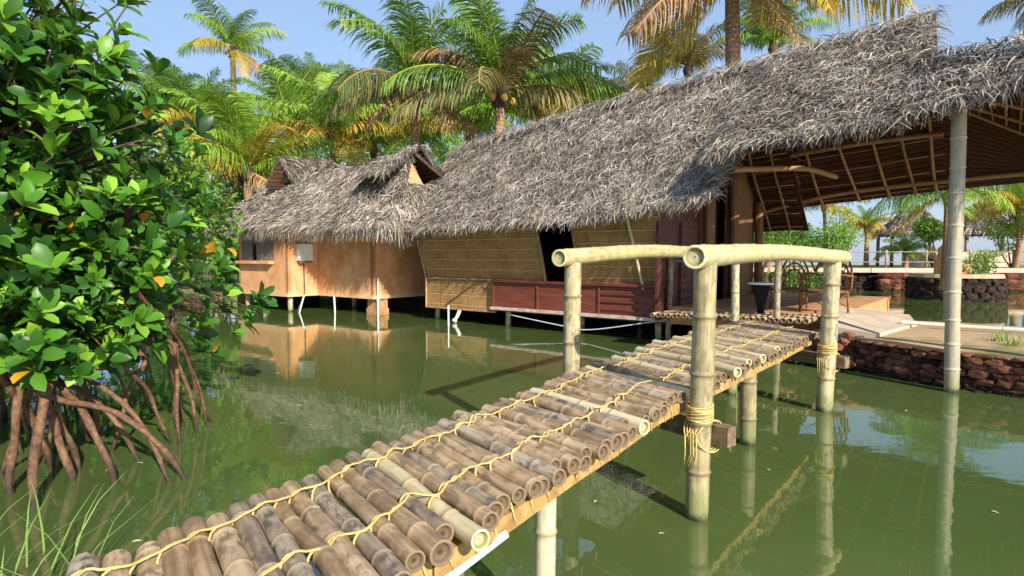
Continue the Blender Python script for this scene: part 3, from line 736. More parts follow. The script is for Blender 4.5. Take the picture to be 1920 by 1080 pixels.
wall('wall', c5, op(-2.96, 4.4, 0), ZB, ZT, PLASTER, oh)
mb = MB()   # plinth moulding and floor
for p, q in ((c1, c2), (c2, c3), (c3, c4), (c4, c5)):
    nv_ = np.cross(nrm(q - p), V3(0, 0, 1)); d = nrm(q - p)
    box(mb, (p + q) / 2 + nv_ * .005 + V3(0, 0, ZB + .03), (q - p) / 2 + d * .035, nv_ * .035, V3(0, 0, .055))
box(mb, op(-.1, 2.75, ZB + .06), AX * 2.7, BX * 1.55, V3(0, 0, .06)); box(mb, op(-1.5, .6, ZB + .062), AX * 1.35, BX * .5, V3(0, 0, .055))
mb.build('plinth', PLASTER, oh, False)
mb = MB(); box(mb, (c3 + c4) / 2 - BX * .006 + V3(0, 0, 2.36), AX * 1.34, BX * .008, V3(0, 0, .10)); mb.build('wall_band', PLASTER, oh, False)
mb = MB(); box(mb, c4 + V3(0, 0, .12) + BX * .32 - AX * .22, AX * .20, BX * .20, V3(0, 0, .36)); box(mb, c4 + V3(0, 0, .05) + BX * .32 - AX * .22, AX * .225, BX * .225, V3(0, 0, .12))
mb.build('pier', mat_simple('stained_pier_plaster', (.30, .14, .07), (.55, .30, .15), 7, .9, .4, .02), oh, False)
for q in (op(-2.8, .2, 0), op(-1.6, .15, 0), op(-.15, .15, 0), op(-2.8, 2.5, 0), op(2.4, 3.9, 0), op(.2, 2.2, 0), op(.2, 4, 0)):
    mb = MB(); tube(mb, [q - V3(0, 0, .4), q + V3(0, 0, .52)], .075, 10); mb.build('stilt', BAM_POST, oh)
mb = MB(); box(mb, op(-.1, 3.7, .1), AX * 2.7, BX * .65, V3(0, 0, .37)); box(mb, op(-2.62, 1.75, .1), AX * .05, BX * 1.28, V3(0, 0, .37)); mb.build('underfloor_shade_skirt', DARK, oh, False)  # dark skirt added below the floor to block bright gaps
ORB = 1.7
orz = lambda a: float(np.interp(a, [-3.3, -2.4, -.5, .9, 2.6, 4.0], [5.12, 4.85, 4.5, 4.42, 4.45, 4.6]))
rdg = lambda a0, a1, n=8: [op(a, ORB, orz(a)) for a in np.linspace(a0, a1, n)]
oe = [op(a, b, z) for a, b, z in ((-4.3, -.35, 2.80), (-3.2, -.5, 2.45), (-1, -.45, 2.50), (.6, -.1, 2.50), (2.2, .05, 2.44), (4.6, .0, 2.44))]
Ga = patch(rdg(-2.3, 3.7), oe, 30, 12, .22, .09, 11)
# front slope narrowed at the top; hips at both ends start under the gablets
gR = Ga[-1, 4].copy(); gL = Ga[0, 4].copy()
obe = [op(a, b, z) for a, b, z in ((-4.3, 5.0, 2.6), (0, 5.2, 2.5), (4.75, 5.0, 2.5))]
Gob = patch(rdg(-3.2, 3.75), obe, 16, 8, .1, .05, 12)
gRb = Gob[-1, 3].copy(); gLb = Gob[0, 3].copy()
Ger = patch([gR * (1 - t) + gRb * t - AX * .35 * (1 - t) for t in np.linspace(0, 1, 4)], [oe[-1] * (1 - t) + obe[-1] * t + AX * .35 * math.sin(PI * t) for t in np.linspace(0, 1, 4)], 12, 8, .08, .05, 13)
Gel = patch([gL * (1 - t) + gLb * t for t in np.linspace(0, 1, 4)], [oe[0] * (1 - t) + obe[0] * t - AX * .3 * math.sin(PI * t) for t in np.linspace(0, 1, 4)], 12, 8, .08, .05, 14)
# the projecting lip over the right gablet
lip = patch([op(2.4, ORB, orz(2.4) + .05), op(3.2, ORB, 4.58), op(3.95, ORB - .05, 4.70)], [op(2.2, ORB - .8, orz(2.3) - .7), op(3.1, ORB - .9, 3.92), op(3.7, ORB - .95, 3.92)], 10, 5, .02, .04, 15)
lip2 = patch([op(2.4, ORB, orz(2.4) + .05), op(3.2, ORB, 4.58), op(3.95, ORB + .05, 4.70)], [op(2.2, ORB + .9, orz(2.3) - .7), op(3.1, ORB + .95, 3.9), op(3.85, ORB + 1.0, 3.9)], 10, 5, .02, .04, 16)
lip3 = patch([op(-3.3, ORB, 5.22), op(-3.0, ORB, 5.12), op(-2.4, ORB, orz(-2.4) + .05)], [op(-3.95, ORB + .7, 4.0), op(-3.2, ORB + .9, 4.1), op(-2.4, ORB + .8, 4.1)], 8, 5, .02, .04, 17)
kw = dict(lmin=.16, lmax=.42, wmin=.012, wmax=.026)
hd = nrm(-AX * .45 - BX * .9); va = atd(522, 293, 20.0); vl = atd(498, 345, 20.0); vr = atd(547, 337, 20.0)
hood = [patch([va, va - hd * .8, va - hd * 1.7], [q, q - hd * .8, q - hd * 1.7], 6, 4, .02, .03, 30 + k) for k, q in enumerate((vl, vr))]
mb = MB(); mb.add([p_ - hd * .35 for p_ in (va, vl, vr)], [(0, 1, 2)]); mb.build('gablet_vent', DARK, oh, False)  # near-black triangle paints the dark inside of the opening
so = [strands(Ga, 15000, seed=21, eave=2200, edge=(200, 200), hang=(.14, .42), spread=.7, lift=.035, **kw), strands(Gob, 1500, seed=22, eave=200, **kw),
      strands(Ger, 3500, seed=23, eave=900, hang=(.2, .5), **kw), strands(Gel, 1800, seed=24, eave=500, hang=(.15, .4), **kw),
      strands(lip, 1600, seed=25, edge=(0, 200), **kw), strands(lip2, 600, seed=26, edge=(0, 100), **kw), strands(lip3, 250, seed=27, **kw), strands(hood[1], 260, seed=28, edge=(50, 0), lmin=.1, lmax=.25, wmin=.012, wmax=.02), strands(hood[0], 200, seed=29, edge=(0, 0), lmin=.1, lmax=.22, wmin=.012, wmax=.02)]
oroof = roof_object('roof', [Ga, Gob, Ger, Gel, lip, lip2, lip3] + hood, so, oh, .12)
mb = MB()
mb.add([op(3.6, ORB - .05, 4.32), op(3.6, ORB - .42, 3.7), op(3.6, ORB + .42, 3.7)], [(0, 1, 2)]); mb.build('gable_panel', PLASTER, oh, False)
# fittings of the orange hut
mbx = thing('meter_box', 'white meter box on the bright corner of the orange hut', 'box', tuple(op(.0, .55, 1.55)))
mb = MB(); box(mb, op(.07, .52, 1.78), AX * .07, BX * .24, V3(0, 0, .25)); mb.build('case', WHITE, mbx, False)
mb = MB(); box(mb, op(.075, .52, 2.05), AX * .10, BX * .27, V3(0, 0, .018)); box(mb, op(.07, .52, 1.49), AX * .085, BX * .22, V3(0, 0, .03)); mb.build('hood', TIMBER_END, mbx, False)
mb = MB(); tube(mb, spline([op(.05, .5, 1.5), op(.06, .5, 1.0), op(.05, .49, .5), op(.05, .3, .1), op(.05, .25, -.2)], 20), .016, 6)
tag(mb.build('cable', WIRE), 'dark cable dropping from the meter box into the water', 'cable')
q = atz(709, 591, 0)
pp = thing('standpipe', 'white pipe standing in the water before the orange hut corner', 'pipe', tuple(q))
mb = MB(); tube(mb, [q - V3(0, 0, .4), q + V3(0, 0, .45)], .03, 10); mb.build('lower_tube', WHITE, pp)
mb = MB(); tube(mb, [q + V3(0, 0, .45), q + V3(0, 0, 1.06)], .02, 10); tube(mb, [q + V3(0, 0, .42), q + V3(0, 0, .50)], .042, 10); mb.build('upper_tube', WHITE, pp)
q = atz(629, 588, 0); mb = MB(); tube(mb, [q - V3(0, 0, .3), q + V3(-.06, .1, .5)], .025, 8)
tag(mb.build('drain_pipe', WHITE), 'short pale pipe under the floor of the orange hut', 'pipe')
q = atz(562, 586, 0); mb = MB(); tube(mb, [q - V3(.1, 0, .3), q + V3(.12, .05, .5)], .022, 8)
tag(mb.build('drain_pipe', WHITE), 'slanting thin pale pipe beside the orange hut stilt', 'pipe')

# ------------------------------------------------------------------ footbridge
br = thing('footbridge', 'bamboo log footbridge lashed with yellow rope and with two curved hand rails', 'footbridge', tuple(atz(1000, 850, 0)))
ZD = .78
prs = [((704, 853), (890, 987)), ((1000, 737), (1196, 795)), ((1110, 693), (1290, 741)), ((1244, 646), (1411, 684)), ((1320, 626), (1480, 652))]
Lp = [atz(*a, ZD) for a, b in prs]; Rp = [atz(*b, ZD) for a, b in prs]
d0 = nrm(V3(.50, .86, 0)); 
Lp = [Lp[0] - V3(.50, .86, 0) * 1.75, Lp[0] - V3(.475, .88, 0) * .85] + Lp; Rp = [Rp[0] - V3(.54, .84, 0) * 1.75, Rp[0] - V3(.54, .84, 0) * .85] + Rp
dE = V3(.60, .80, 0)
Lp += [Lp[-1] + dE * 1.5]; Rp += [Rp[-1] + dE * 1.35]
NS = 600
def dens(P):
    Q = spline(P, NS); return Q
Lc, Rc = dens(Lp), dens(Rp); Mc = (Lc + Rc) / 2
ml = np.concatenate([[0], np.cumsum(np.linalg.norm(np.diff(Mc, axis=0), axis=1))])
def at_s(Cv, s): return np.array([np.interp(s, ml, Cv[:, i]) for i in range(3)])
deck_h = lambda s: .025 * math.sin(s * 1.3)          # slight unevenness
variants = []
for k in range(9):
    mb = MB(); rd = random.Random(k)
    bow = [(-.5, 0, 0), (-.15, rd.uniform(-.015, .015), rd.uniform(-.008, .008)), (.2, rd.uniform(-.015, .015), rd.uniform(-.008, .008)), (.5, 0, 0)]
    bamboo(mb, bow, .039, rd.uniform(.30, .46), .09, 14, (1, 1), seed=50 + k, r_end=.039 * rd.uniform(.88, 1.0), wob=.007)
    o = mb.build('deck_log', [BAM_LOG, CAP_OLD]); variants.append(o.data); bpy.data.objects.remove(o)
s = .02; logs = []; light = []
for pa in (prs[0], prs[1], prs[2]):
    m_ = (atz(*pa[0], ZD) + atz(*pa[1], ZD)) / 2; light.append(ml[np.argmin(np.linalg.norm(Mc - m_, axis=1))])
light += [light[2] + x for x in (.42, .95, 1.45, 1.9, 2.3)]
rd = random.Random(3)
while s < ml[-1]:
    step = rd.uniform(.077, .092)
    L_, R_ = at_s(Lc, s), at_s(Rc, s); z = ZD + rd.uniform(-.012, .012)
    ex = rd.uniform(-.035, .05), rd.uniform(-.05, .06); d = nrm(R_ - L_)
    rot = rd.uniform(-.02, .02); d = np.array([d[0] - rot * d[1], d[1] + rot * d[0], 0])
    L_ = L_ - d * ex[0]; R_ = R_ + d * ex[1]
    isl = any(abs(s - q) < step / 2 for q in light)
    if isl: L_ = L_ - d * .03; R_ = R_ + d * .03; z += .012
    mid = (L_ + R_) / 2; ln = np.linalg.norm(R_ - L_)
    o = bpy.data.objects.new('deck_log', variants[rd.randrange(9)]); C.objects.link(o); o.parent = br
    sc = rd.uniform(.86, 1.12)
    M = Matrix.Translation(Vector((mid[0], mid[1], z)) - br.location) @ Matrix.Rotation(math.atan2(d[1], d[0]) + (PI if rd.random() < .5 else 0), 4, 'Z') @ Matrix.Rotation(rd.uniform(-.012, .012), 4, 'Y') @ Matrix.Rotation(rd.uniform(0, 6.28), 4, 'X') @ Matrix.Diagonal((ln, sc, sc, 1))
    o.matrix_local = M
    mt = BAM_NEW if isl else (BAM_GREY if rd.random() < .22 else BAM_LOG)
    for i, q in ((0, mt), (1, CAP_NEW if isl else CAP_OLD)):
        o.material_slots[i].link = 'OBJECT'; o.material_slots[i].material = q
    if isl: o['label'] = 'pale new bamboo log'
    logs.append((s, L_, R_, z, .039 * sc)); s += step
# lashing ropes: a running line over the log tops, a loop round every log
for fr in (.18, .69):
    mb = MB(); P = []
    for i, (s_, L_, R_, z, r) in enumerate(logs):
        p = L_ * (1 - fr) + R_ * fr
        P.append(V3(p[0], p[1], z + r + .009))
        if i + 1 < len(logs):
            s2, L2, R2, z2, r2 = logs[i + 1]; p2 = L2 * (1 - fr) + R2 * fr
            P.append(V3((p[0] + p2[0]) / 2, (p[1] + p2[1]) / 2, (z + z2) / 2 + r + .004))
    P = np.array(P); P += rng.normal(0, .002, P.shape) * np.array([1, 1, .3])
    tube(mb, spline(P, len(P) * 2), .0045, 6)
    tube(mb, spline(P + np.array([.004, -.005, .002]), len(P) * 2), .0036, 5)
    for i, (s_, L_, R_, z, r) in enumerate(logs):
        d = nrm(R_ - L_); f = np.cross(V3(0, 0, 1), d)       # along the bridge, away from the viewer
        if f[1] < 0: f = -f
        p = L_ * (1 - fr) + R_ * fr
        A = np.linspace(1.62, -.35, 9); pts = []
        for k, a in enumerate(A):
            sl = .055 * (k / 8) ** 1.4 - .012 * math.sin(PI * k / 8) + rd.uniform(-.0015, .0015)
            pts.append(V3(p[0], p[1], z) + (f * -math.cos(a) * 1 + V3(0, 0, 1) * math.sin(a)) * (r + .008) + d * sl)
        tube(mb, pts, .0040, 5)
    mb.build('lashing_rope', ROPE, br)
# timber edge beams below the log ends
for fr, mat_ in ((.93, TIMBER), (.07, TIMBER)):
    brk = [0, 1.55, 3.05, 4.6, ml[-1] - .05]
    for i in range(4):
        mb = MB(); pts = []
        for s_ in np.linspace(brk[i] + .005, brk[i + 1] - .005, 8):
            L_, R_ = at_s(Lc, s_), at_s(Rc, s_); c = L_ * (1 - fr) + R_ * fr; pts.append((V3(c[0], c[1], ZD - .078 + .005 * math.sin(s_ * 5 + i) - .010 * (i % 2)), nrm(R_ - L_)))
        vs = []; 
        for c, d in pts: vs += [c - d * .03 - V3(0, 0, .036), c + d * .03 - V3(0, 0, .036 + .004 * random.random()), c + d * .03 + V3(0, 0, .036), c - d * .03 + V3(0, 0, .036)]
        f = [(4 * k + j, 4 * k + (j + 1) % 4, 4 * k + 4 + (j + 1) % 4, 4 * k + 4 + j) for k in range(7) for j in range(4)] + [(3, 2, 1, 0), (28, 29, 30, 31)]
        mb.add(vs, f); bm_ = mb.build('edge_beam', mat_, br, False)
        if fr > .5:
            mb = MB(); zz = []
            for s_ in np.arange(brk[i] + .06, brk[i + 1] - .03, .13):
                for s2, z2, o2 in ((s_, ZD - .02, .034), (s_ + .02, ZD - .08, .037), (s_ + .04, ZD - .122, .03), (s_ + .06, ZD - .124, -.03), (s_ + .1, ZD - .02, -.034)):
                    L_, R_ = at_s(Lc, s2), at_s(Rc, s2); d = nrm(R_ - L_); c = L_ * (1 - fr) + R_ * fr + d * o2; zz.append(V3(c[0], c[1], z2))
            tube(mb, zz, .0042, 5)
            mb.build('rope_tie', ROPE, bm_)
# rail posts
nR = atz(1308, 970, 0); fR = atz(1545, 770, 0)
def post(P, r, seed, name='rail_post', mat=BAM_POST, cap=(0, 1), node=.34):
    mb = MB(); bamboo(mb, P, r, node, .13, 16, cap, seed=seed, wob=.006); return mb.build(name, [mat, CAP_OLD], br)
nRt = atd(1321, 492, nR[1] + .02); post([nR - V3(0, 0, .6), nR, nRt], .072, 61)
fRt = atd(1562, 487, fR[1]); post([fR - V3(0, 0, .5), fR, fRt], .085, 65)
lb = atz(1074, 692, ZD); lb = V3(lb[0], lb[1], 0); nLt = atd(1074, 492, lb[1])
post([V3(nLt[0], nLt[1], -.5), nLt], .068, 63)
fL = at_s(Lc, ml[-1] - 1.0) - nrm(at_s(Rc, ml[-1] - 1.0) - at_s(Lc, ml[-1] - 1.0)) * .12
post([V3(fL[0], fL[1], -.5), V3(fL[0], fL[1], 1.66)], .07, 64)
# supports in the water
q = atz(1400, 832, 0); post([q - V3(0, 0, .5), q + V3(.01, 0, .72)], .07, 66, 'support_post', cap=(0, 0))
q = atz(1372, 738, 0); post([q - V3(0, 0, .5), q + V3(0, 0, .7)], .06, 67, 'support_post', cap=(0, 0))
for s_ in np.linspace(0, 4, 200):
    q = at_s(Lc, s_) * .1 + at_s(Rc, s_) * .9
    if q[0] / q[1] > (1026 - 960) / F: break
post([V3(q[0] - .03, q[1] - .02, -.5), V3(q[0], q[1], ZD - .1)], .045, 68, 'support_post', mat=BAM_PALE, cap=(0, 0))
q = at_s(Lc, light[0] + .5); q2 = at_s(Rc, light[0] + .5); q = q * .85 + q2 * .15; post([V3(q[0], q[1], -.5), V3(q[0], q[1], .66)], .055, 69, 'support_post', cap=(0, 0))
mb = MB(); tube(mb, [atd(950, 1000, 2.22), atd(790, 1122, 2.05)], .016, 8); mb.build('brace', WHITE, br)
# cross beams lashed to the posts
for P, t, sd in ((nR, nRt, 1), (fR, fRt, 2)):
    up = nrm(t - P); c = P + up * ((ZD - .24) / up[2]); s_ = ml[np.argmin(np.linalg.norm(Mc - c * V3(1, 1, 0) - V3(0, 0, ZD), axis=1))]
    d = nrm(nrm(at_s(Rc, s_) - at_s(Lc, s_)) * .75 + nrm(np.cross(dE, V3(0, 0, 1))) * .25)
    f = nrm(np.cross(V3(0, 0, 1), d))
    mb = MB(); cc_ = c + f * .125; e0, e1_ = cc_ + d * .15, cc_ - d * 1.25
    box(mb, (e0 + e1_) / 2, (e0 - e1_) / 2, f * .045, V3(0, 0, .062)); mb.build('cross_beam', TIMBER_END, br, False)
    mb = MB(); rr = .08 if sd == 1 else .095
    for k in range(9):
        a0 = k * .9; z = c[2] + .11 + .011 * k + random.uniform(-.003, .003)
        tube(mb, [V3(c[0], c[1], z) + up * 0 + V3(math.cos(a) * rr, math.sin(a) * rr,   .012 * math.sin(a + a0)) for a in np.linspace(0, 6.28, 18)], .005, 5, caps=False)
    for k in range(9):
        ph = k / 9 * 2 - 1
        pts = []
        for a in np.linspace(0, 2 * PI, 26):
            pts.append(c + d * (ph * .05 + .04 * math.sin(a) * (1 if k % 2 else -1)) + f * (.045 + .132 * math.cos(a)) + V3(0, 0, .10 * math.sin(a)))
        tube(mb, pts, .0048, 5, caps=False)
    for k in range(5):
        p = c - f * .10 + d * random.uniform(-.05, .05)
        tube(mb, [p + V3(0, 0, .02), p + V3(.0, -.01, -.1), p + d * random.uniform(-.03, .03) + V3(0, 0, -.15 - .06 * random.random())], .004, 5)
    mb.build('lashing', ROPE, br)
# hand rails
def rail(P, r, seed):
    mb = MB(); bamboo(mb, P, r, .40, .05, 18, (1, 1), seed=seed, wob=.008, r_end=r * .95); return mb.build('hand_rail', [BAM_RAIL, CAP_NEW], br)
rail([atd(1302, 482, nR[1] - .16), atd(1400, 475, 4.75), atd(1480, 474, 5.65), atd(1583, 482, fR[1] + .12)], .074, 71)
rail([atd(1048, 484, nLt[1] - .15), atd(1160, 474, 5.55), atd(1240, 471, 6.3), V3(fL[0] + .06, fL[1] + .1, 1.72)], .068, 72)

# ------------------------------------------------------------------ short walkway along the hut
wk = thing('bamboo_walkway', 'low bamboo walkway with thin grey railing before the maroon wall', 'walkway', tuple(hp(8, -.4, 0)))
wl_ = atz(1262, 612, .62); wr_ = atz(1420, 612, .70)
wlen = hp(7.0, -.55, .62), hp(9.6, -.75, .70)
for k in range(26):
    t = k / 25; p = wlen[0] * (1 - t) + wlen[1] * t
    o = bpy.data.objects.new('deck_log', variants[k % 9]); C.objects.link(o); o.parent = wk
    o.matrix_local = Matrix.Translation(Vector(p + BX * .05) - wk.location) @ Matrix.Rotation(math.atan2(BX[1], BX[0]) + random.uniform(-.03, .03), 4, 'Z') @ Matrix.Rotation(k, 4, 'X') @ Matrix.Diagonal((1.0, 1.05, 1.05, 1))
for px, py, z0, zt, r, sd in ((1253, 642, 0, 0, .055, 81), (1376, 607, .6, 0, .062, 82), (1457, 610, .6, 0, .05, 83)):
    p = atz(px, py, z0); p[2] = -.3; t = atd(px + 4, 486, p[1])
    mb = MB(); bamboo(mb, [p, t], r, .4, .10, 12, (0, 1), seed=sd, wob=.012); mb.build('rail_post', [BAM_GREY if sd != 82 else BAM_POST, CAP_OLD], wk)
a_ = atd(1262, 489, atz(1253, 642, 0)[1]); b_ = atd(1376, 489, atz(1376, 607, .6)[1] + .05); c_ = atd(1460, 488, atz(1457, 610, .6)[1] + .03)
mb = MB(); bamboo(mb, [a_, b_, c_], .025, .4, .1, 8, seed=9, wob=.004); mb.build('hand_rail', [BAM_GREY, CAP_OLD], wk)
# white pole lying on the right bank
mb = MB(); bamboo(mb, [atz(1690, 604, .60), atz(1800, 612, .58), atz(2050, 627, .58)], .035, .5, .08, 10, seed=12)
tag(mb.build('bamboo_pole', [mat_bamboo('bleached_bamboo', [(.55, .48, .38), (.66, .60, .50), (.74, .68, .58)], (.5, .42, .32)), CAP_OLD]), 'bleached bamboo pole lying along the lagoon side of the sandy bank', 'pole')

# ------------------------------------------------------------------ stone wall of the bank
def ico():
    import bmesh
    bm = bmesh.new(); bmesh.ops.create_icosphere(bm, subdivisions=2, radius=1); v = np.array([q.co[:] for q in bm.verts]); f = [[x.index for x in q.verts] for q in bm.faces]; bm.free(); return v, f
IV, IF = ico()
def rock(mb, c, sx, sy, sz, rotz=0, m=0):
    v = IV.copy(); v = np.sign(v) * np.abs(v) ** .72
    k = random.random() * 50
    v *= (1 + .42 * np.array([mnoise.noise(Vector(q * 1.7 + k)) for q in v]))[:, None]
    v *= np.array([sx, sy, sz]); cz, sn = math.cos(rotz), math.sin(rotz)
    v = v @ np.array([[cz, sn, 0], [-sn, cz, 0], [0, 0, 1]]); mb.add(v + np.asarray(c), IF, m, random.random())
LATERITE_SHADED = mat_simple('shade_darkened_stone', (.012, .009, .008), (.06, .034, .026), 7, .9, .6, .03)  # darker stone copy, shade below the far path painted into its colour
def stone_wall(line, z0, z1, size, name, label, seed, mat=None):
    random.seed(seed); mb = MB(); P = spline([(x, y, 0) for x, y in line], 400); L = np.concatenate([[0], np.cumsum(np.linalg.norm(np.diff(P, axis=0), axis=1))])
    z = z0; row = 0
    while z < z1 - .02:
        hgt = size * random.uniform(.42, .6); hgt = min(hgt, z1 - z); s = random.uniform(0, size)
        while s < L[-1]:
            wdt = size * random.uniform(.7, 1.5)
            i = np.argmin(abs(L - s - wdt / 2)); t = P[min(i + 1, 399)] - P[max(i - 1, 0)]
            off = nrm(np.cross(t, V3(0, 0, 1))) * random.uniform(-.04, .04)
            rock(mb, P[i] + off + V3(0, 0, z + hgt / 2), wdt * .53, size * .42, hgt * .56, math.atan2(t[1], t[0]) + random.uniform(-.1, .1)); s += wdt
        z += hgt * .95
    return tag(mb.build(name, mat or LATERITE, None, False), label, 'wall')
stone_wall([(x - .02, y + .02) for x, y in BANK[1:]], -.15, .47, .17, 'retaining_wall', 'dark red laterite stone wall holding up the sandy bank by the bamboo pole', 5)
random.seed(6); mb = MB()
for k in range(150):
    t = random.random(); x = 4.25 + t * .95; y = 9.9 - t * .95 + random.gauss(0, .12); s_ = random.uniform(.05, .12)
    rock(mb, (x + random.gauss(0, .1), y, random.uniform(-.02, .42 + .1 * t)), s_, s_ * .8, s_ * .7, random.random() * 6)
struct(mb.build('rubble', LATERITE, None, False), 'stuff')

# ------------------------------------------------------------------ veranda furniture
CANE = mat_simple('brown_cane', (.14, .055, .025), (.30, .13, .055), 30, .5)
def chair(loc, rz_, label):
    t = thing('cane_chair', label, 'chair', loc, 'cane armchairs on the veranda'); M = Matrix.Translation(Vector(loc)) @ Matrix.Rotation(rz_, 4, 'Z')
    X = lambda P: [np.array(M @ Vector(p)) for p in P]
    for sx in (-1, 1):
        for sy in (-1, 1):
            mb = MB(); tube(mb, X([(sx * .27, sy * .25, 0), (sx * .25, sy * .25, .35 if sx < 0 else .62)]), .019, 8); mb.build('leg', CANE, t)
    mb = MB()
    for k in range(9): tube(mb, X([(-.25, -.24 + k * .06, .38), (.25, -.24 + k * .06, .38)]), .014, 6)
    for sy in (-1, 1): tube(mb, X([(-.27, sy * .26, .36), (.27, sy * .26, .36)]), .02, 6)
    for sx in (-1, 1): tube(mb, X([(sx * .27, -.26, .36), (sx * .27, .26, .36)]), .02, 6)
    mb.build('seat', CANE, t)
    mb = MB()
    for r_ in (1, .8, .6):
        tube(mb, X([(-.27 - .14 * math.sin(a) * r_, .29 * r_ * math.cos(a), .38 + .58 * r_ * math.sin(a)) for a in np.linspace(0, PI, 15)]), .016, 6)
    for k in range(5):
        y = -.2 + k * .1; tube(mb, X([(-.27, y * .6, .38), (-.40, y, .38 + .56 * math.sqrt(max(0, 1 - (y / .29) ** 2)))]), .009, 5)
    mb.build('backrest', CANE, t)
    for sy in (-1, 1):
        mb = MB(); tube(mb, X(spline([(-.36, sy * .27, .62), (-.05, sy * .31, .66), (.24, sy * .28, .62), (.29, sy * .26, .50)], 12)), .019, 7); mb.build('armrest', CANE, t)
        mb = MB(); tube(mb, X([(-.26, sy * .25, .1), (.26, sy * .25, .34)]), .011, 5); tube(mb, X([(.26, sy * .25, .1), (-.26, sy * .25, .34)]), .011, 5); mb.build('cross_brace', CANE, t)
    return t
p = atz(1545, 586, .704); chair(tuple(p), math.atan2(-.4, -1) , 'cane armchair with round hoop back beside the bridge end post')
p = atz(1500, 583, .704); chair(tuple(p + V3(0, .45, 0)), math.atan2(-.9, -.7), 'cane armchair standing left of and behind the other cane chair')
p = atz(1440, 592, .704)
tb = thing('side_table', 'white topped table on a dark tapering pedestal by the woven wall', 'table', tuple(p + V3(0, .3, 0)))
q = p + V3(0, .3, 0)
mb = MB(); tube(mb, [q + V3(0, 0, .50), q + V3(0, 0, .53)], .21, 24); mb.build('table_top', WHITE, tb, False)
mb = MB(); tube(mb, [q, q + V3(0, 0, .1), q + V3(0, 0, .50)], [.05, .06, .15], 20); mb.build('pedestal', DARK, tb)

# ------------------------------------------------------------------ palms
def frond_mesh(name, e0, droop, hang, n=56, seed=0, wide=1.0, curl=0.0):
    rd = np.random.default_rng(seed); K = 24; s = np.linspace(0, 1, K)
    th = e0 - droop * s ** 1.4
    ds = 1 / (K - 1); x = np.concatenate([[0], np.cumsum(np.cos(th[:-1]) * ds)]); z = np.concatenate([[0], np.cumsum(np.sin(th[:-1]) * ds)])
    yb = curl * s ** 2
    P = np.stack([x, yb, z], 1); mb = MB()
    tube(mb, P, .013 * (1 - s * .85) + .0015, 5, 0, False, .95)
    T, _, _ = frames(P)
    V = []; Fq = []; Rr = []; off = 0
    for k in range(n):
        for sd in (-1, 1):
            ss_ = .10 + .89 * (k + rd.uniform(-.3, .3)) / n
            p = np.array([np.interp(ss_, s, P[:, i]) for i in range(3)]); t = nrm(np.array([np.interp(ss_, s, T[:, i]) for i in range(3)]))
            side = V3(0, sd, 0); up = nrm(np.cross(t, V3(0, 1, 0)));  up = up if up[2] > 0 else -up
            ll = .285 * wide * (math.sin(PI * (.14 + .80 * ss_)) ** .6) * rd.uniform(.8, 1.15)
            d0 = nrm(side * .85 + t * rd.uniform(.45, .75) + up * rd.uniform(.0, .35))
            h = hang * rd.uniform(.7, 1.3)
            a = p; b = p + d0 * ll * .45 - V3(0, 0, 1) * ll * .12 * h; c = b + nrm(d0 - V3(0, 0, 1) * h * .9) * ll * .33; e = c + nrm(d0 * .8 - V3(0, 0, 1) * h * 1.6) * ll * .28
            wv = nrm(t * .8 + V3(0, 0, rd.uniform(-.3, .3))) * .0050
            V += [a - wv, a + wv, b - wv * 1.25, b + wv * 1.25, c - wv * .9, c + wv * .9, e - wv * .12, e + wv * .12]
            Fq += [(off, off + 1, off + 3, off + 2), (off + 2, off + 3, off + 5, off + 4), (off + 4, off + 5, off + 7, off + 6)]; off += 8
            r_ = np.clip(rd.normal(.42, .2), 0, .92); Rr += [r_, r_, min(1, r_ + .12)]
    mb.add(V, Fq, 0, Rr)
    o = mb.build(name, PALM_G); me = o.data; bpy.data.objects.remove(o); return me
FR = {}
for i, (e, dr, hg) in enumerate(((82, 35, .4), (68, 70, .75), (48, 80, 1.1), (28, 78, 1.5), (8, 66, 1.8), (-22, 50, 1.6), (-55, 28, 1.0))):
    FR[i] = [frond_mesh('frond', math.radians(e + v * 6), math.radians(dr), hg, 72, 10 * i + v, 1.0, (v - .5) * .25) for v in (0, 1)]
def trunk_tube(mb, base, top, r0, r1, bend=.0, az=0):
    mid = (base + top) / 2 + V3(math.cos(az), math.sin(az), 0) * bend
    P = spline([base, mid, top], 26); s = np.linspace(0, 1, 26); R = r1 + (r0 - r1) * (1 - s) ** 1.6 + .5 * r1 * np.exp(-((s - 0) / .04) ** 2)
    R = R * (1 + .03 * np.sin(s * 90)); tube(mb, P, R, 10)
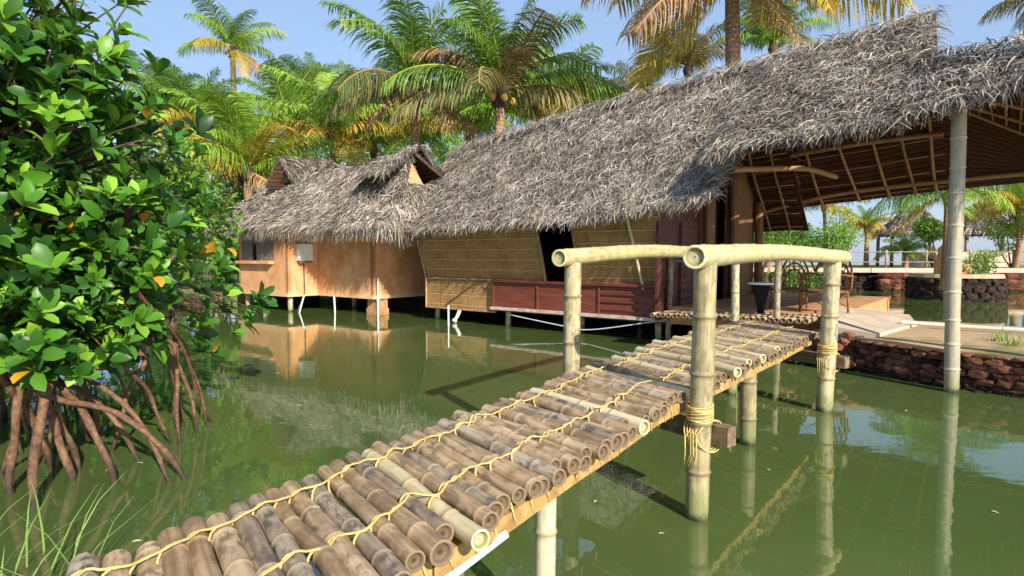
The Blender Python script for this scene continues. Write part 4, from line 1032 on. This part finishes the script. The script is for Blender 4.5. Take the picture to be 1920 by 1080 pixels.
def palm(crown, base_z, L, label, seed, mats=(PALM_G, PALM_G, PALM_Y, PALM_D), n=(3, 5, 5, 5, 3, 1), lean=(0, 0), r=.16, group=None, dead=2, az0=0, coco=True, name='coconut_palm', fixed=None):
    rd = random.Random(seed); crown = np.asarray(crown, float); base = V3(crown[0] + lean[0], crown[1] + lean[1], base_z)
    t = thing(name, label, 'palm tree', tuple(base), group)
    mb = MB(); trunk_tube(mb, base - V3(0, 0, .3), crown, r * 1.25, r * .8, rd.uniform(0, .3), rd.uniform(0, 6)); mb.build('trunk', PALM_TRUNK, t)
    lst = []
    for ring, cnt in enumerate(n):
        for k in range(cnt): lst.append((ring, az0 + ring * 1.1 + k * 2 * PI / max(cnt, 1) + rd.uniform(-.3, .3), None, 1))
    for k in range(dead): lst.append((6 if k % 2 else 5, rd.uniform(0, 6.28), 3, .75))
    if fixed: lst += fixed
    for ring, az, mi, sc in lst:
        o = bpy.data.objects.new('frond', FR[ring][rd.randrange(2)]); C.objects.link(o); o.parent = t
        ln = L * sc * rd.uniform(.86, 1.1) * (.8 if ring == 0 else 1)
        o.matrix_local = Matrix.Translation(Vector(crown - base + V3(0, 0, rd.uniform(-.06, .06)))) @ Matrix.Rotation(az, 4, 'Z') @ Matrix.Rotation(rd.uniform(-.35, .35), 4, 'X') @ Matrix.Diagonal((ln, ln, ln, 1))
        if mi is None: mi = 0 if ring <= 1 else (1 if ring <= 3 and rd.random() < .72 else 2)
        o.material_slots[0].link = 'OBJECT'; o.material_slots[0].material = mats[mi]
    mb = MB()   # fibrous crown shaft
    tube(mb, [crown - V3(0, 0, L * .16), crown - V3(0, 0, L * .03), crown + V3(0, 0, L * .09)], [r * .85, r * 1.6, r * .6], 9); mb.build('crown_shaft', BARK_DARK, t)
    if coco:
        for k in range(rd.randrange(3, 7)):
            a = rd.uniform(0, 6.28); mb = MB(); v = IV * np.array([.12, .12, .15]) * (L / 4.2) + crown + V3(math.cos(a) * r * 2.1, math.sin(a) * r * 2.1, -.06 * L - rd.uniform(0, .2)); mb.add(v, IF); mb.build('coconut', COCO, t)
    return t
DK = (PALM_O, PALM_O, PALM_Y, PALM_D); GY = (PALM_G, PALM_L, PALM_Y, PALM_D); LG = (PALM_L, PALM_L, PALM_Y, PALM_D); GG = (PALM_G, PALM_G, PALM_L, PALM_D)
D2 = (PALM_G, PALM_G, PALM_O, PALM_D)
gz = .3
palm(atd(436, 92, 40), gz, 3.6, 'tall green palm standing highest on the left above the tree line', 1, GY, (2, 4, 3, 3, 2, 1), r=.2, dead=1)
palm(atd(462, 318, 25), gz, 4.0, 'bushy lime palm whose crown starts beside the left gablet of the orange hut', 2, LG, (5, 6, 6, 4, 2, 0), r=.24, dead=3, coco=False)
palm(atd(578, 168, 52), gz, 3.4, 'small dark green palm far off between the two tall ones', 3, GG, (4, 5, 4, 3, 0, 0), r=.2, coco=False)
palm(atd(776, 172, 23.5), gz, 4.5, 'tall bronze tinged palm rising right behind the orange hut roof', 4, D2, (3, 4, 3, 2, 1, 0), r=.19, dead=1, fixed=[(3, 2.75, 3, .9), (4, 3.3, 2, .9), (5, 3.9, 3, .6), (5, 5.4, 3, .6)])
palm(atd(938, 170, 21.5), gz, 4.5, 'tall palm with a hanging dry frond behind the middle of the cane hut roof', 5, D2, (3, 4, 4, 2, 1, 0), r=.21, dead=0, fixed=[(4, .05, 2, 1.0), (5, .3, 2, .9), (1, 5.2, 3, .45), (2, 5.0, 3, .5), (2, 2.7, 3, .95), (4, 3.2, 2, .8)])
palm(atd(1372, -75, 18.5), gz, 4.6, 'thick trunked palm cut off by the top of the photo behind the cane hut', 6, (PALM_G, PALM_Y, PALM_Y, PALM_D), (3, 4, 4, 5, 5, 2), r=.25, dead=2, fixed=[(4, 3.1, 2, 1.15), (4, .1, 2, 1.15), (5, 3.9, 3, .9), (5, 5.5, 2, .8), (6, 3.5, 2, .7)])
palm(atd(1450, 88, 30), gz, 3.3, 'green palm peeping above the cane hut ridge right of the thick trunk', 7, GG, (3, 5, 5, 2, 0, 0), coco=False, dead=0)
palm(atd(1290, 128, 30), gz, 3.0, 'dusky palm peeping above the cane hut ridge left of the thick trunk', 8, DK, (3, 4, 5, 3, 0, 0), coco=False, dead=0)
palm(atd(1195, 188, 34), gz, 3.0, 'low grey green palm top showing over the ridge in the middle', 9, DK, (2, 4, 4, 2, 0, 0), coco=False, dead=0)
palm(atd(1010, 232, 29), gz, 4.2, 'bright green palm just right of the palm with the hanging dry frond', 10, LG, (5, 6, 6, 3, 0, 0), coco=False, dead=0)
palm(atd(1085, 225, 36), gz, 3.8, 'lime palm low behind the middle of the cane hut ridge', 11, LG, (4, 5, 5, 2, 0, 0), coco=False, dead=0)
palm(atd(880, 250, 30), gz, 3.8, 'lime palm filling the gap between the two bronze tinged palms', 12, LG, (4, 6, 6, 3, 0, 0), coco=False, dead=0)
palm(atd(790, 270, 33), gz, 3.8, 'green palm low behind the right gablet of the orange hut', 13, GG, (4, 5, 6, 3, 1, 0), coco=False, dead=0)
palm(atd(700, 275, 34), gz, 4.0, 'green palm low behind the middle of the orange hut ridge', 14, GY, (4, 6, 6, 3, 1, 0), coco=False, dead=1)
palm(atd(620, 250, 30), gz, 4.0, 'yellow edged palm left of the bronze tinged palm, above the orange hut', 15, LG, (3, 5, 6, 4, 2, 1), coco=True, dead=1)
palm(atd(545, 235, 35), gz, 4.0, 'green palm behind the left end of the orange hut ridge', 16, GG, (4, 5, 6, 4, 1, 0), coco=False, dead=0)
palm(atd(365, 240, 32), gz, 3.9, 'palm with orange lower fronds close behind the mangrove', 17, GY, (3, 5, 5, 4, 3, 2), dead=2)
palm(atd(300, 205, 38), gz, 3.9, 'yellowing palm half hidden by the upper mangrove leaves', 18, GY, (3, 5, 5, 4, 3, 1), dead=2)
palm(atd(410, 300, 38), gz, 3.7, 'low lime palm between mangrove and the bushy lime palm', 19, LG, (4, 5, 5, 3, 2, 0), dead=0, coco=False)
palm(atd(1778, 360, 19.5), .9, 2.5, 'drooping palm seen behind the tall veranda pole', 20, (PALM_G, PALM_G, PALM_L, PALM_Y), (2, 3, 3, 3, 2, 0), r=.12, dead=1, fixed=[(4, 3.1, 1, 1.15), (4, .0, 2, 1.05), (4, 3.5, 1, 1.0)])
palm(atd(1626, 430, 34), 1.0, 1.7, 'small yellow palm with reddish trunk beside the far fence', 21, (PALM_L, PALM_Y, PALM_Y, PALM_D), (2, 4, 4, 4, 2, 0), r=.13, coco=False, dead=0)
palm(atd(1698, 470, 33), 1.0, 1.6, 'low dark palm under the left far gazebo eave', 22, GG, (0, 3, 4, 5, 3, 0), r=.12, coco=False, dead=0)
palm(atd(2010, 5, 26), gz + .6, 3.2, 'palm whose frond tip enters at the upper right corner', 23, DK, (2, 4, 4, 4, 2, 0), dead=0)
palm(atd(1905, 395, 30), 1.0, 2.6, 'yellow green palm at the right edge beyond the lagoon', 24, (PALM_L, PALM_Y, PALM_Y, PALM_D), (2, 4, 5, 4, 3, 0), r=.13, coco=False, dead=0)
palm(atd(1545, 385, 36), 1.0, 2.4, 'thin yellowing palm by the low corner of the veranda roof', 25, GY, (1, 2, 3, 3, 3, 1), r=.12, coco=False, dead=0)

# ------------------------------------------------------------------ bushes and trees
LT = []   # leaf template
for (x, wd, zz) in ((0, .06, 0), (.22, .58, .03), (.52, .98, .05), (.82, .80, .02), (1.0, .10, -.05)):
    LT += [(x, -wd * .5, zz + wd * .07), (x, 0, zz), (x, wd * .5, zz + wd * .07)]
LT = np.array(LT); LQ = np.array([(3 * i + j, 3 * i + j + 1, 3 * i + j + 4, 3 * i + j + 3) for i in range(4) for j in range(2)])
LT2 = np.array([(0, 0, 0), (.5, -.5, .05), (1, 0, 0), (.5, .5, .05)]); LQ2 = np.array([(0, 1, 2, 3)])
def leaves(P, D, U, Ln, Wd, R, tpl=LT, tq=LQ):
    """leaf blades: base points P, directions D, up hints U"""
    X = D / (np.linalg.norm(D, axis=1)[:, None] + 1e-9); Y = np.cross(U, X); Y /= np.linalg.norm(Y, axis=1)[:, None] + 1e-9; Z = np.cross(X, Y)
    V = P[:, None] + X[:, None] * (tpl[None, :, 0:1] * Ln[:, None, None]) + Y[:, None] * (tpl[None, :, 1:2] * Wd[:, None, None]) + Z[:, None] * (tpl[None, :, 2:3] * Ln[:, None, None])
    k = len(tpl); Q = (np.arange(len(P)) * k)[:, None, None] + tq[None]
    return V.reshape(-1, 3), Q.reshape(-1, 4), np.repeat(R, len(tq))
def bush(name, label, cat, blobs, n, size, mat, base, seed, trunk_r=.05, group=None, shell=.55):
    r = np.random.default_rng(seed); base = np.asarray(base, float)
    t = thing(name, label, cat, tuple(base), group); Ps = []; Ds = []
    vol = np.array([b[1][0] * b[1][1] * b[1][2] for b in blobs]) ** .67; vol /= vol.sum()
    for (c, rad), f in zip(blobs, vol):
        k = max(20, int(n * f)); d = r.normal(size=(k, 3)); d /= np.linalg.norm(d, axis=1)[:, None]
        rr = (shell + (1 - shell) * r.random(k)) * (1 + .22 * np.sin(d[:, 0] * 5 + seed) * np.cos(d[:, 2] * 6 + d[:, 1] * 4))
        Ps.append(np.asarray(c) + d * rr[:, None] * np.asarray(rad)); Ds.append(d)
    P = np.concatenate(Ps); D = np.concatenate(Ds); k = len(P)
    dirs = D * .6 + r.normal(size=(k, 3)) * .7; dirs[:, 2] -= .1
    U = r.normal(size=(k, 3)) * .6 + np.array([0, 0, 1])
    V, Q, R = leaves(P, dirs, U, size * r.uniform(.6, 1.3, k), size * .45 * r.uniform(.7, 1.2, k), np.clip(r.normal(.45, .22, k), 0, 1), LT2, LQ2)
    fast_mesh('crown', V, Q, R, mat, t, False)
    mb = MB()
    for (c, rad) in blobs: tube(mb, spline([base, (base + np.asarray(c)) / 2 + r.normal(size=3) * .1, np.asarray(c) + V3(0, 0, rad[2] * .3)], 8), np.linspace(trunk_r, trunk_r * .3, 8), 6)
    mb.build('trunk', BARK_DARK, t); return t
def blob_bush(px, py, d, rx, rz_, label, seed, mat=BUSHLEAF, n=1500, size=.16, base_z=.3, name='shrub', cat='shrub', nb=4, group=None):
    c = atd(px, py, d); r = random.Random(seed); B = []
    for k in range(nb):
        B.append((c + V3(r.uniform(-.55, .55) * rx, r.uniform(-.5, .5) * rx, r.uniform(-.5, .45) * rz_), (rx * r.uniform(.45, .7), rx * r.uniform(.45, .7), rz_ * r.uniform(.45, .65))))
    return bush(name, label, cat, B, n, size, mat, (c[0], c[1], base_z), seed, group=group)
blob_bush(395, 395, 27, 1.6, 1.6, 'leafy bush between mangrove and orange hut thatch', 31, n=2600, size=.28)
blob_bush(350, 470, 25, 1.6, 1.5, 'dark bush behind the mangrove edge at water level', 32, n=2600, size=.26)
blob_bush(425, 490, 24, .9, 1.0, 'lime bush touching the left wall of the orange hut', 33, BUSHLIME, 1700, .24)
blob_bush(480, 365, 32, 2.4, 2.0, 'wide green bush behind the left roof corner of the orange hut', 34, n=2600, size=.3)
blob_bush(300, 400, 30, 2.2, 3.0, 'tall bush filling the gap behind the mangrove', 35, n=3000, size=.3)
blob_bush(560, 300, 44, 4, 2.5, 'distant bush showing over the orange hut ridge, left part', 36, n=2400, size=.35)
blob_bush(690, 310, 44, 4, 2.4, 'distant bush showing over the orange hut ridge, middle part', 37, n=2400, size=.35)
blob_bush(840, 285, 44, 3.6, 2.4, 'distant bush low between the two tall bronze palms', 38, BUSHLIME, 2400, .35)
blob_bush(1455, 440, 22, 1.6, .75, 'dark green hedge bush seen below the veranda thatch', 41, n=2600, size=.16, base_z=.5)
blob_bush(1530, 452, 26, 1.3, .9, 'lime bush right of the hedge bush behind the veranda', 42, BUSHLIME, 1800, .16, 1)
blob_bush(1490, 520, 19, 1.3, .5, 'low bush behind the cane chairs', 43, n=1500, size=.13, base_z=.3)
blob_bush(1580, 425, 30, 1.3, 1.3, 'pale airy tree beside the small yellow palm', 44, BUSHLIME, 900, .16, 1, 'tree', 'tree')
blob_bush(1752, 428, 31, .9, .75, 'rounded green tree in front of the left far gazebo', 45, n=1900, size=.16, base_z=1, name='tree', cat='tree')
blob_bush(1900, 425, 30, 1.0, 1.3, 'bright green tree at the right edge across the lagoon', 46, BUSHLIME, 2400, .16, 1, 'tree', 'tree')
blob_bush(1850, 482, 29.8, 1.0, .35, 'low shrub growing along the far fence at right', 47, BUSHLIME, 800, .12, 1)
blob_bush(1420, 470, 20, 1.0, .7, 'bush right behind the woven partition corner', 48, n=1300, size=.15, base_z=.3)
blob_bush(70, 380, 13, 2.4, 2.4, 'dense dark thicket behind the left part of the mangrove', 51, n=5200, size=.24, base_z=.1, nb=6)
blob_bush(255, 420, 15, 2.0, 2.3, 'dense thicket behind the right part of the mangrove', 52, n=5200, size=.24, base_z=.1, nb=6)
blob_bush(-150, 380, 12, 2.6, 2.6, 'dense thicket at the left edge behind the mangrove roots', 53, n=3500, size=.26, base_z=.1, nb=6)
# grass sprig patch on the right bank
def blades(c, n, hgt, spread, wd, mat, name, label, seed, cat='grass', lean=.5):
    r = np.random.default_rng(seed); mb = MB()
    for k in range(n):
        a = r.uniform(0, 6.28); b = np.asarray(c) + V3(r.normal(0, spread), r.normal(0, spread), 0); h = hgt * r.uniform(.5, 1.1); l = lean * r.uniform(.2, 1.2) * h
        d = V3(math.cos(a), math.sin(a), 0); sd = V3(-d[1], d[0], 0)
        V = []
        for t in (0, .35, .7, 1): 
            p = b + d * l * t ** 2 + V3(0, 0, h * (t - .25 * t * t * lean)); w_ = wd * (1 - t ** 2) + wd * .06; V += [p - sd * w_ / 2, p + sd * w_ / 2]
        mb.add(V, [(0, 1, 3, 2), (2, 3, 5, 4), (4, 5, 7, 6)], 0, float(r.random()))
    return tag(mb.build(name, mat), label, cat)
blades((-1.85, 2.28, .28), 28, .52, .2, .009, GRASSM, 'grass_tuft', 'tuft of long pale grass at the lower left corner', 1, lean=.9)
blades((-2.35, 2.35, .28), 24, .46, .18, .009, GRASSM, 'grass_tuft', 'shorter grass tuft at the far left edge of the near bank', 2, lean=.9)
for i, (px, py, lb_) in enumerate(((1872, 640, 'small weed tuft on the sandy bank right of the bamboo pole'), (1905, 648, 'weed tuft on the sandy bank at the right edge'))):
    blades(tuple(atz(px, py, .5)), 60, .16, .06, .01, GRASSM, 'weed', lb_, 9 + i, 'weed')

# ------------------------------------------------------------------ mangrove
mg = thing('mangrove_tree', 'large glossy mangrove on arching prop roots at the left', 'mangrove tree', (-4.0, 5.3, 0))
r = np.random.default_rng(77)
ELL = [((-5.0, 5.2, 2.2), (2.0, 1.7, 1.6)), ((-5.08, 5.1, 3.9), (1.85, 1.7, 1.7)), ((-3.56, 5.2, 1.75), (.72, .9, .72)), ((-3.92, 5.0, 2.7), (.72, .9, .8)), ((-3.5, 4.9, 1.15), (.45, .7, .42)), ((-3.75, 4.5, 1.2), (.75, .6, .5)), ((-4.05, 4.7, 3.5), (.95, .9, 1.0)), ((-5.2, 7.0, 1.35), (2.1, 1.0, 1.25)), ((-4.12, 5.6, 1.35), (.8, .7, .6))]
tips = []; dirs_ = []; outer = []
wts = np.array([1.0, .85, .46, .4, .28, .3, .4, .55, .35]); wts /= wts.sum()
while len(tips) < 2700:
    i = r.choice(len(ELL), p=wts); c, rad = ELL[i]; d = r.normal(size=3); d /= np.linalg.norm(d)
    if d[1] > .55 and r.random() < .7: continue
    if len(tips) < 1000: q = r.uniform(.86, 1.12)
    else: q = r.uniform(.35, .84)
    nz = mnoise.noise(Vector((d[0] * 2.2 + i * 7, d[1] * 2.2, d[2] * 2.2)))
    p = np.asarray(c) + d * q * np.asarray(rad) * (1 + .17 * nz)
    if p[2] < (.74 if i != 7 else .35) + .22 * r.random(): continue
    if mnoise.noise(Vector(p * 1.9)) < (-.02 if q > .85 else -.45): continue
    outer.append(1 if q > .85 else 0)
    tips.append(p); dirs_.append(nrm(d * .7 + V3(0, -.15, .75) + r.normal(size=3) * .25))
LP, LD, LU, LL, LR = [], [], [], [], []
for p, d, q_ in zip(tips, dirs_, outer):
    k = r.integers(5, 9); a0 = r.uniform(0, 6.28); x = nrm(np.cross(d, V3(.3, .9, .2))); y = np.cross(d, x); tone = r.normal(0, .21)
    for j in range(k):
        a = a0 + j * 2.4; el = r.uniform(.25, 1.0) if j > 1 else r.uniform(.9, 1.35)
        rad = x * math.cos(a) + y * math.sin(a)
        LP.append(p + d * (.03 * j / k)); LD.append(rad * math.cos(el) + d * math.sin(el) - V3(0, 0, .12)); LU.append(d + r.normal(size=3) * .15)
        LL.append((.195 if q_ > 0 else .14) * r.uniform(.6, 1.2)); v = np.clip(r.normal(.45, .17) + tone, .0, .90); LR.append(.955 + r.random() * .045 if r.random() < .014 else v)
LP, LD, LU, LL, LR = map(np.array, (LP, LD, LU, LL, LR))
V, Q, R = leaves(LP, LD, LU, LL, LL * r.uniform(.38, .54, len(LL)), LR)
fast_mesh('crown', V, Q, R, MANGLEAF, mg, True)
mb = MB()
for i in range(0, len(tips), 3):    # twigs
    c = np.asarray(ELL[0][0]) * .5 + tips[i] * .5 + V3(0, 0, -.1); tube(mb, spline([c, c * .4 + tips[i] * .6 + r.normal(size=3) * .06, tips[i]], 6), np.linspace(.014, .006, 6), 5)
mb.build('twigs' if False else 'branch', BARK_DARK, mg)
for (a, b, rr) in (((-3.9, 5.2, .9), (-4.3, 5.3, 3.9), .09), ((-3.7, 5.3, .95), (-3.2, 5.2, 2.4), .06), ((-4.4, 5.4, .8), (-5.2, 5.1, 3.4), .07), ((-3.5, 5.1, 1.0), (-2.85, 5.2, 1.7), .04), ((-4.2, 5.0, .9), (-4.5, 4.6, 3.6), .05)):
    mb = MB(); m_ = (np.array(a) + np.array(b)) / 2 + V3(.12, 0, .1); tube(mb, spline([a, m_, b], 12), np.linspace(rr, rr * .4, 12), 8); mb.build('trunk', BARK_DARK, mg)
roots = [((95, 690), 4.5, (60, 950), .036), ((60, 700), 4.5, (132, 900), .032), ((110, 720), 4.6, (214, 908), .028), ((100, 745), 4.5, (350, 900), .024),
         ((150, 700), 4.7, (322, 905), .02), ((40, 700), 4.4, (20, 925), .03), ((265, 555), 4.9, (392, 790), .017), ((235, 690), 4.9, (316, 832), .018),
         ((10, 720), 4.3, (95, 880), .026), ((30, 690), 4.6, (150, 880), .024), ((80, 700), 4.9, (262, 862), .024), ((180, 690), 5.3, (288, 775), .018),
         ((325, 600), 5.6, (337, 832), .02), ((330, 620), 5.4, (372, 770), .011), ((300, 650), 5.5, (345, 800), .012), ((-30, 690), 4.4, (-20, 900), .03),
         ((130, 690), 5.2, (190, 820), .02), ((60, 690), 5.2, (112, 840), .022), ((10, 700), 5.0, (40, 850), .022), ((200, 690), 5.6, (250, 790), .015), ((-60, 700), 4.7, (-40, 870), .026),
         ((150, 680), 5.0, (80, 870), .018), ((90, 690), 4.6, (5, 890), .02)]
rq = random.Random(8)
for k in range(22):
    x0 = rq.uniform(-40, 330); dd = rq.uniform(5.0, 6.2); roots.append(((x0, rq.uniform(620, 690)), dd, (x0 + rq.uniform(-60, 70), rq.uniform(760, 850)), rq.uniform(.012, .022)))
for i, (st, d, en, rr) in enumerate(roots):
    a = atd(st[0], st[1], d); b = atz(en[0], en[1], 0); b2 = b - V3(0, 0, .3) + (b - a) * V3(.1, .1, 0)
    m_ = a * .45 + b * .55 + V3(0, 0, .10 + .1 * np.linalg.norm((b - a)[:2])); P = spline([a + V3(-.08, .05, .12), a, m_, b, b2], 22)
    P = P + .016 * np.stack([np.sin(np.arange(22) * .9 + i), np.cos(np.arange(22) * 1.1 + i), np.zeros(22)], 1)
    mb = MB(); tube(mb, P, np.linspace(rr * 1.05, rr * .8, 22) * (1 + .10 * np.sin(np.arange(22) * 1.7 + i) + .08 * np.sin(np.arange(22) * 4.1)), 9); mb.build('prop_root', ROOTM, mg)

# ------------------------------------------------------------------ across the lagoon
stone_wall([(14.2, 29.9), (17, 29.35), (20.5, 29.1)], -.1, .85, .34, 'retaining_wall', 'far stone wall below the path left of the round planter', 15, LATERITE_SHADED)
stone_wall([(26.2, 28.65), (30, 28.15), (45, 27)], -.1, .85, .34, 'retaining_wall', 'far stone wall below the path right of the round planter', 16, LATERITE_SHADED)
for x, lb_ in ((17.9, 'rough stone pier under the far path left of the round planter'), (23.4, 'rough stone pier under the far path right of the round planter')):
    y = 29.0 - (x - 17.9) * .08; random.seed(int(x)); mb = MB()
    for row in range(4):
        for k in range(3): rock(mb, (x - .5 + k * .5, y - .3, -.05 + row * .25), .3, .3, .16, random.uniform(-.2, .2))
    tag(mb.build('stone_pier', LATERITE, None, False), lb_, 'pier')
mb = MB()
kerb = [(11.5, 30.4), (17, 29.3), (23, 28.9), (30, 28.1), (45, 26.9)]
for (x0, y0), (x1, y1) in zip(kerb[:-1], kerb[1:]):
    p, q = V3(x0, y0, 0), V3(x1, y1, 0); d = nrm(q - p); n_ = np.cross(d, V3(0, 0, 1)); box(mb, (p + q) / 2 + V3(0, 0, .97) - n_ * .25, (q - p) / 2, n_ * .6, V3(0, 0, .10))
struct(mb.build('pavement', mat_simple('pinkish_path_slab', (.52, .38, .28), (.66, .50, .38), 3, .9), None, False))
pc = V3(17.2, 23.8, 0)
plt = thing('stone_planter', 'round stone planter standing in the lagoon with a little pillar', 'planter', tuple(pc)); random.seed(21)
mb = MB()
for row in range(4):
    for k in range(22):
        a = k / 22 * 2 * PI + row * .14; rock(mb, pc + V3(math.cos(a) * 1.45, math.sin(a) * 1.45, -.05 + row * .24), .24, .2, .16, a + PI / 2)
tube(mb, [pc + V3(0, 0, -.3), pc + V3(0, 0, .86)], 1.4, 24)
mb.build('stone_ring', LATERITE_SHADED, plt, False)
mb = MB(); tube(mb, [pc + V3(0, 0, .84), pc + V3(0, 0, .98)], [1.55, 1.5], 24); mb.build('rim', SAND, plt, False)
mb = MB(); q = pc + V3(-.75, -.4, 0)
box(mb, q + V3(0, 0, 1.25), V3(.22, 0, 0), V3(0, .22, 0), V3(0, 0, .3)); box(mb, q + V3(0, 0, 1.75), V3(.14, 0, 0), V3(0, .14, 0), V3(0, 0, .2)); mb.add([q + V3(-.14, -.14, 1.95), q + V3(.14, -.14, 1.95), q + V3(.14, .14, 1.95), q + V3(-.14, .14, 1.95), q + V3(0, 0, 2.15)], [(0, 1, 4), (1, 2, 4), (2, 3, 4), (3, 0, 4)])
box(mb, q + V3(.6, .1, 1.15), V3(.4, 0, 0), V3(0, .2, 0), V3(0, 0, .2)); mb.build('pillar', TERRA, plt, False)
bush('planter_shrub', 'green shrub growing in the round stone planter', 'shrub', [(pc + V3(.3, -.6, 1.25), (.6, .5, .3)), (pc + V3(1.0, -.2, 1.3), (.4, .4, .3))], 700, .12, BUSHLEAF, tuple(pc + V3(.4, -.4, .95)), 61, .02)
fen = thing('bamboo_fence', 'low post and rail fence along the path across the lagoon', 'fence', (22, 30.2, 1)); fx = [(13, 31.2), (17, 30.5), (23, 30.1), (30, 29.3), (44, 28.1)]
FP = spline([(x, y, 1.0) for x, y in fx], 26)
for p in FP[::2]:
    mb = MB(); tube(mb, [p, p + V3(0, 0, .95)], .055, 7); mb.build('fence_post', BAM_GREY, fen)
for h in (.35, .85):
    mb = MB(); tube(mb, FP + V3(0, 0, h), .03, 6); mb.build('fence_rail', BAM_GREY, fen)
def gazebo(c, rr, eave, top, label, seed):
    c = np.asarray(c, float); t = thing('gazebo', label, 'gazebo', tuple(c), 'thatched gazebos across the lagoon')
    Gs = []
    for k in range(4):
        a0, a1 = k * PI / 2 + .5, (k + 1) * PI / 2 + .5
        A_, B_ = c + V3(math.cos(a0) * rr, math.sin(a0) * rr, eave), c + V3(math.cos(a1) * rr, math.sin(a1) * rr, eave)
        T_ = c + V3(0, 0, top)
        Gs.append(patch([T_ - nrm(B_ - A_) * .1, T_ + nrm(B_ - A_) * .1], [A_, B_], 8, 6, .12, .05, seed + k))
    roof_object('roof', Gs, [strands(G, 500, .2, .5, .03, .05, seed=seed + i, eave=120, hang=(.1, .3)) for i, G in enumerate(Gs)], t, .1)
    for k in range(4):
        a = k * PI / 2 + .5; p = c + V3(math.cos(a) * rr * .74, math.sin(a) * rr * .74, 0)
        mb = MB(); tube(mb, [p, p + V3(0, 0, eave + .25)], .10, 8); mb.build('post', BAM_GREY, t)
gazebo(atd(1708, 478, 37) * V3(1, 1, 0) + V3(0, 0, 1), 2.7, 1.95, 3.7, 'left thatched gazebo across the lagoon beside a green tree', 71)
gazebo(atd(1846, 478, 36) * V3(1, 1, 0) + V3(0, 0, 1), 2.8, 1.95, 4.1, 'right thatched gazebo across the lagoon with the higher roof', 72)
mb = MB()
box(mb, atd(1800, 485, 34.5) * V3(1, 1, 0) + V3(0, 0, 1.45), V3(3.2, 0, 0), V3(0, .12, 0), V3(0, 0, .42)); tag(mb.build('parapet', CONCRETE, None, False), 'low pinkish parapet wall behind the far fence', 'wall')

rl = random.Random(12)
FLEAF = mat_simple('fallen_leaf', (.50, .44, .22), (.70, .62, .40), 20, .6)
for k, (px, py) in enumerate(((285, 822), (300, 838), (262, 868), (18, 792), (205, 880), (256, 1015), (1117, 940), (640, 880), (560, 760), (1700, 770), (1865, 960), (1440, 880), (520, 700), (1240, 1000))):
    p = atz(px, py, .006); a = rl.uniform(0, 6.28); mb = MB(); l = rl.uniform(.035, .07)
    T_ = LT * np.array([l, l * .42, l * .8]); T_[:, 0] -= l / 2
    T_ = T_ @ np.array([[math.cos(a), math.sin(a), 0], [-math.sin(a), math.cos(a), 0], [0, 0, 1]])
    mb.add(T_ + p, [tuple(q) for q in LQ])
    tag(mb.build('floating_leaf', FLEAF), 'small pale fallen leaf floating flat on the green water', 'leaf', 'fallen leaves floating on the water')
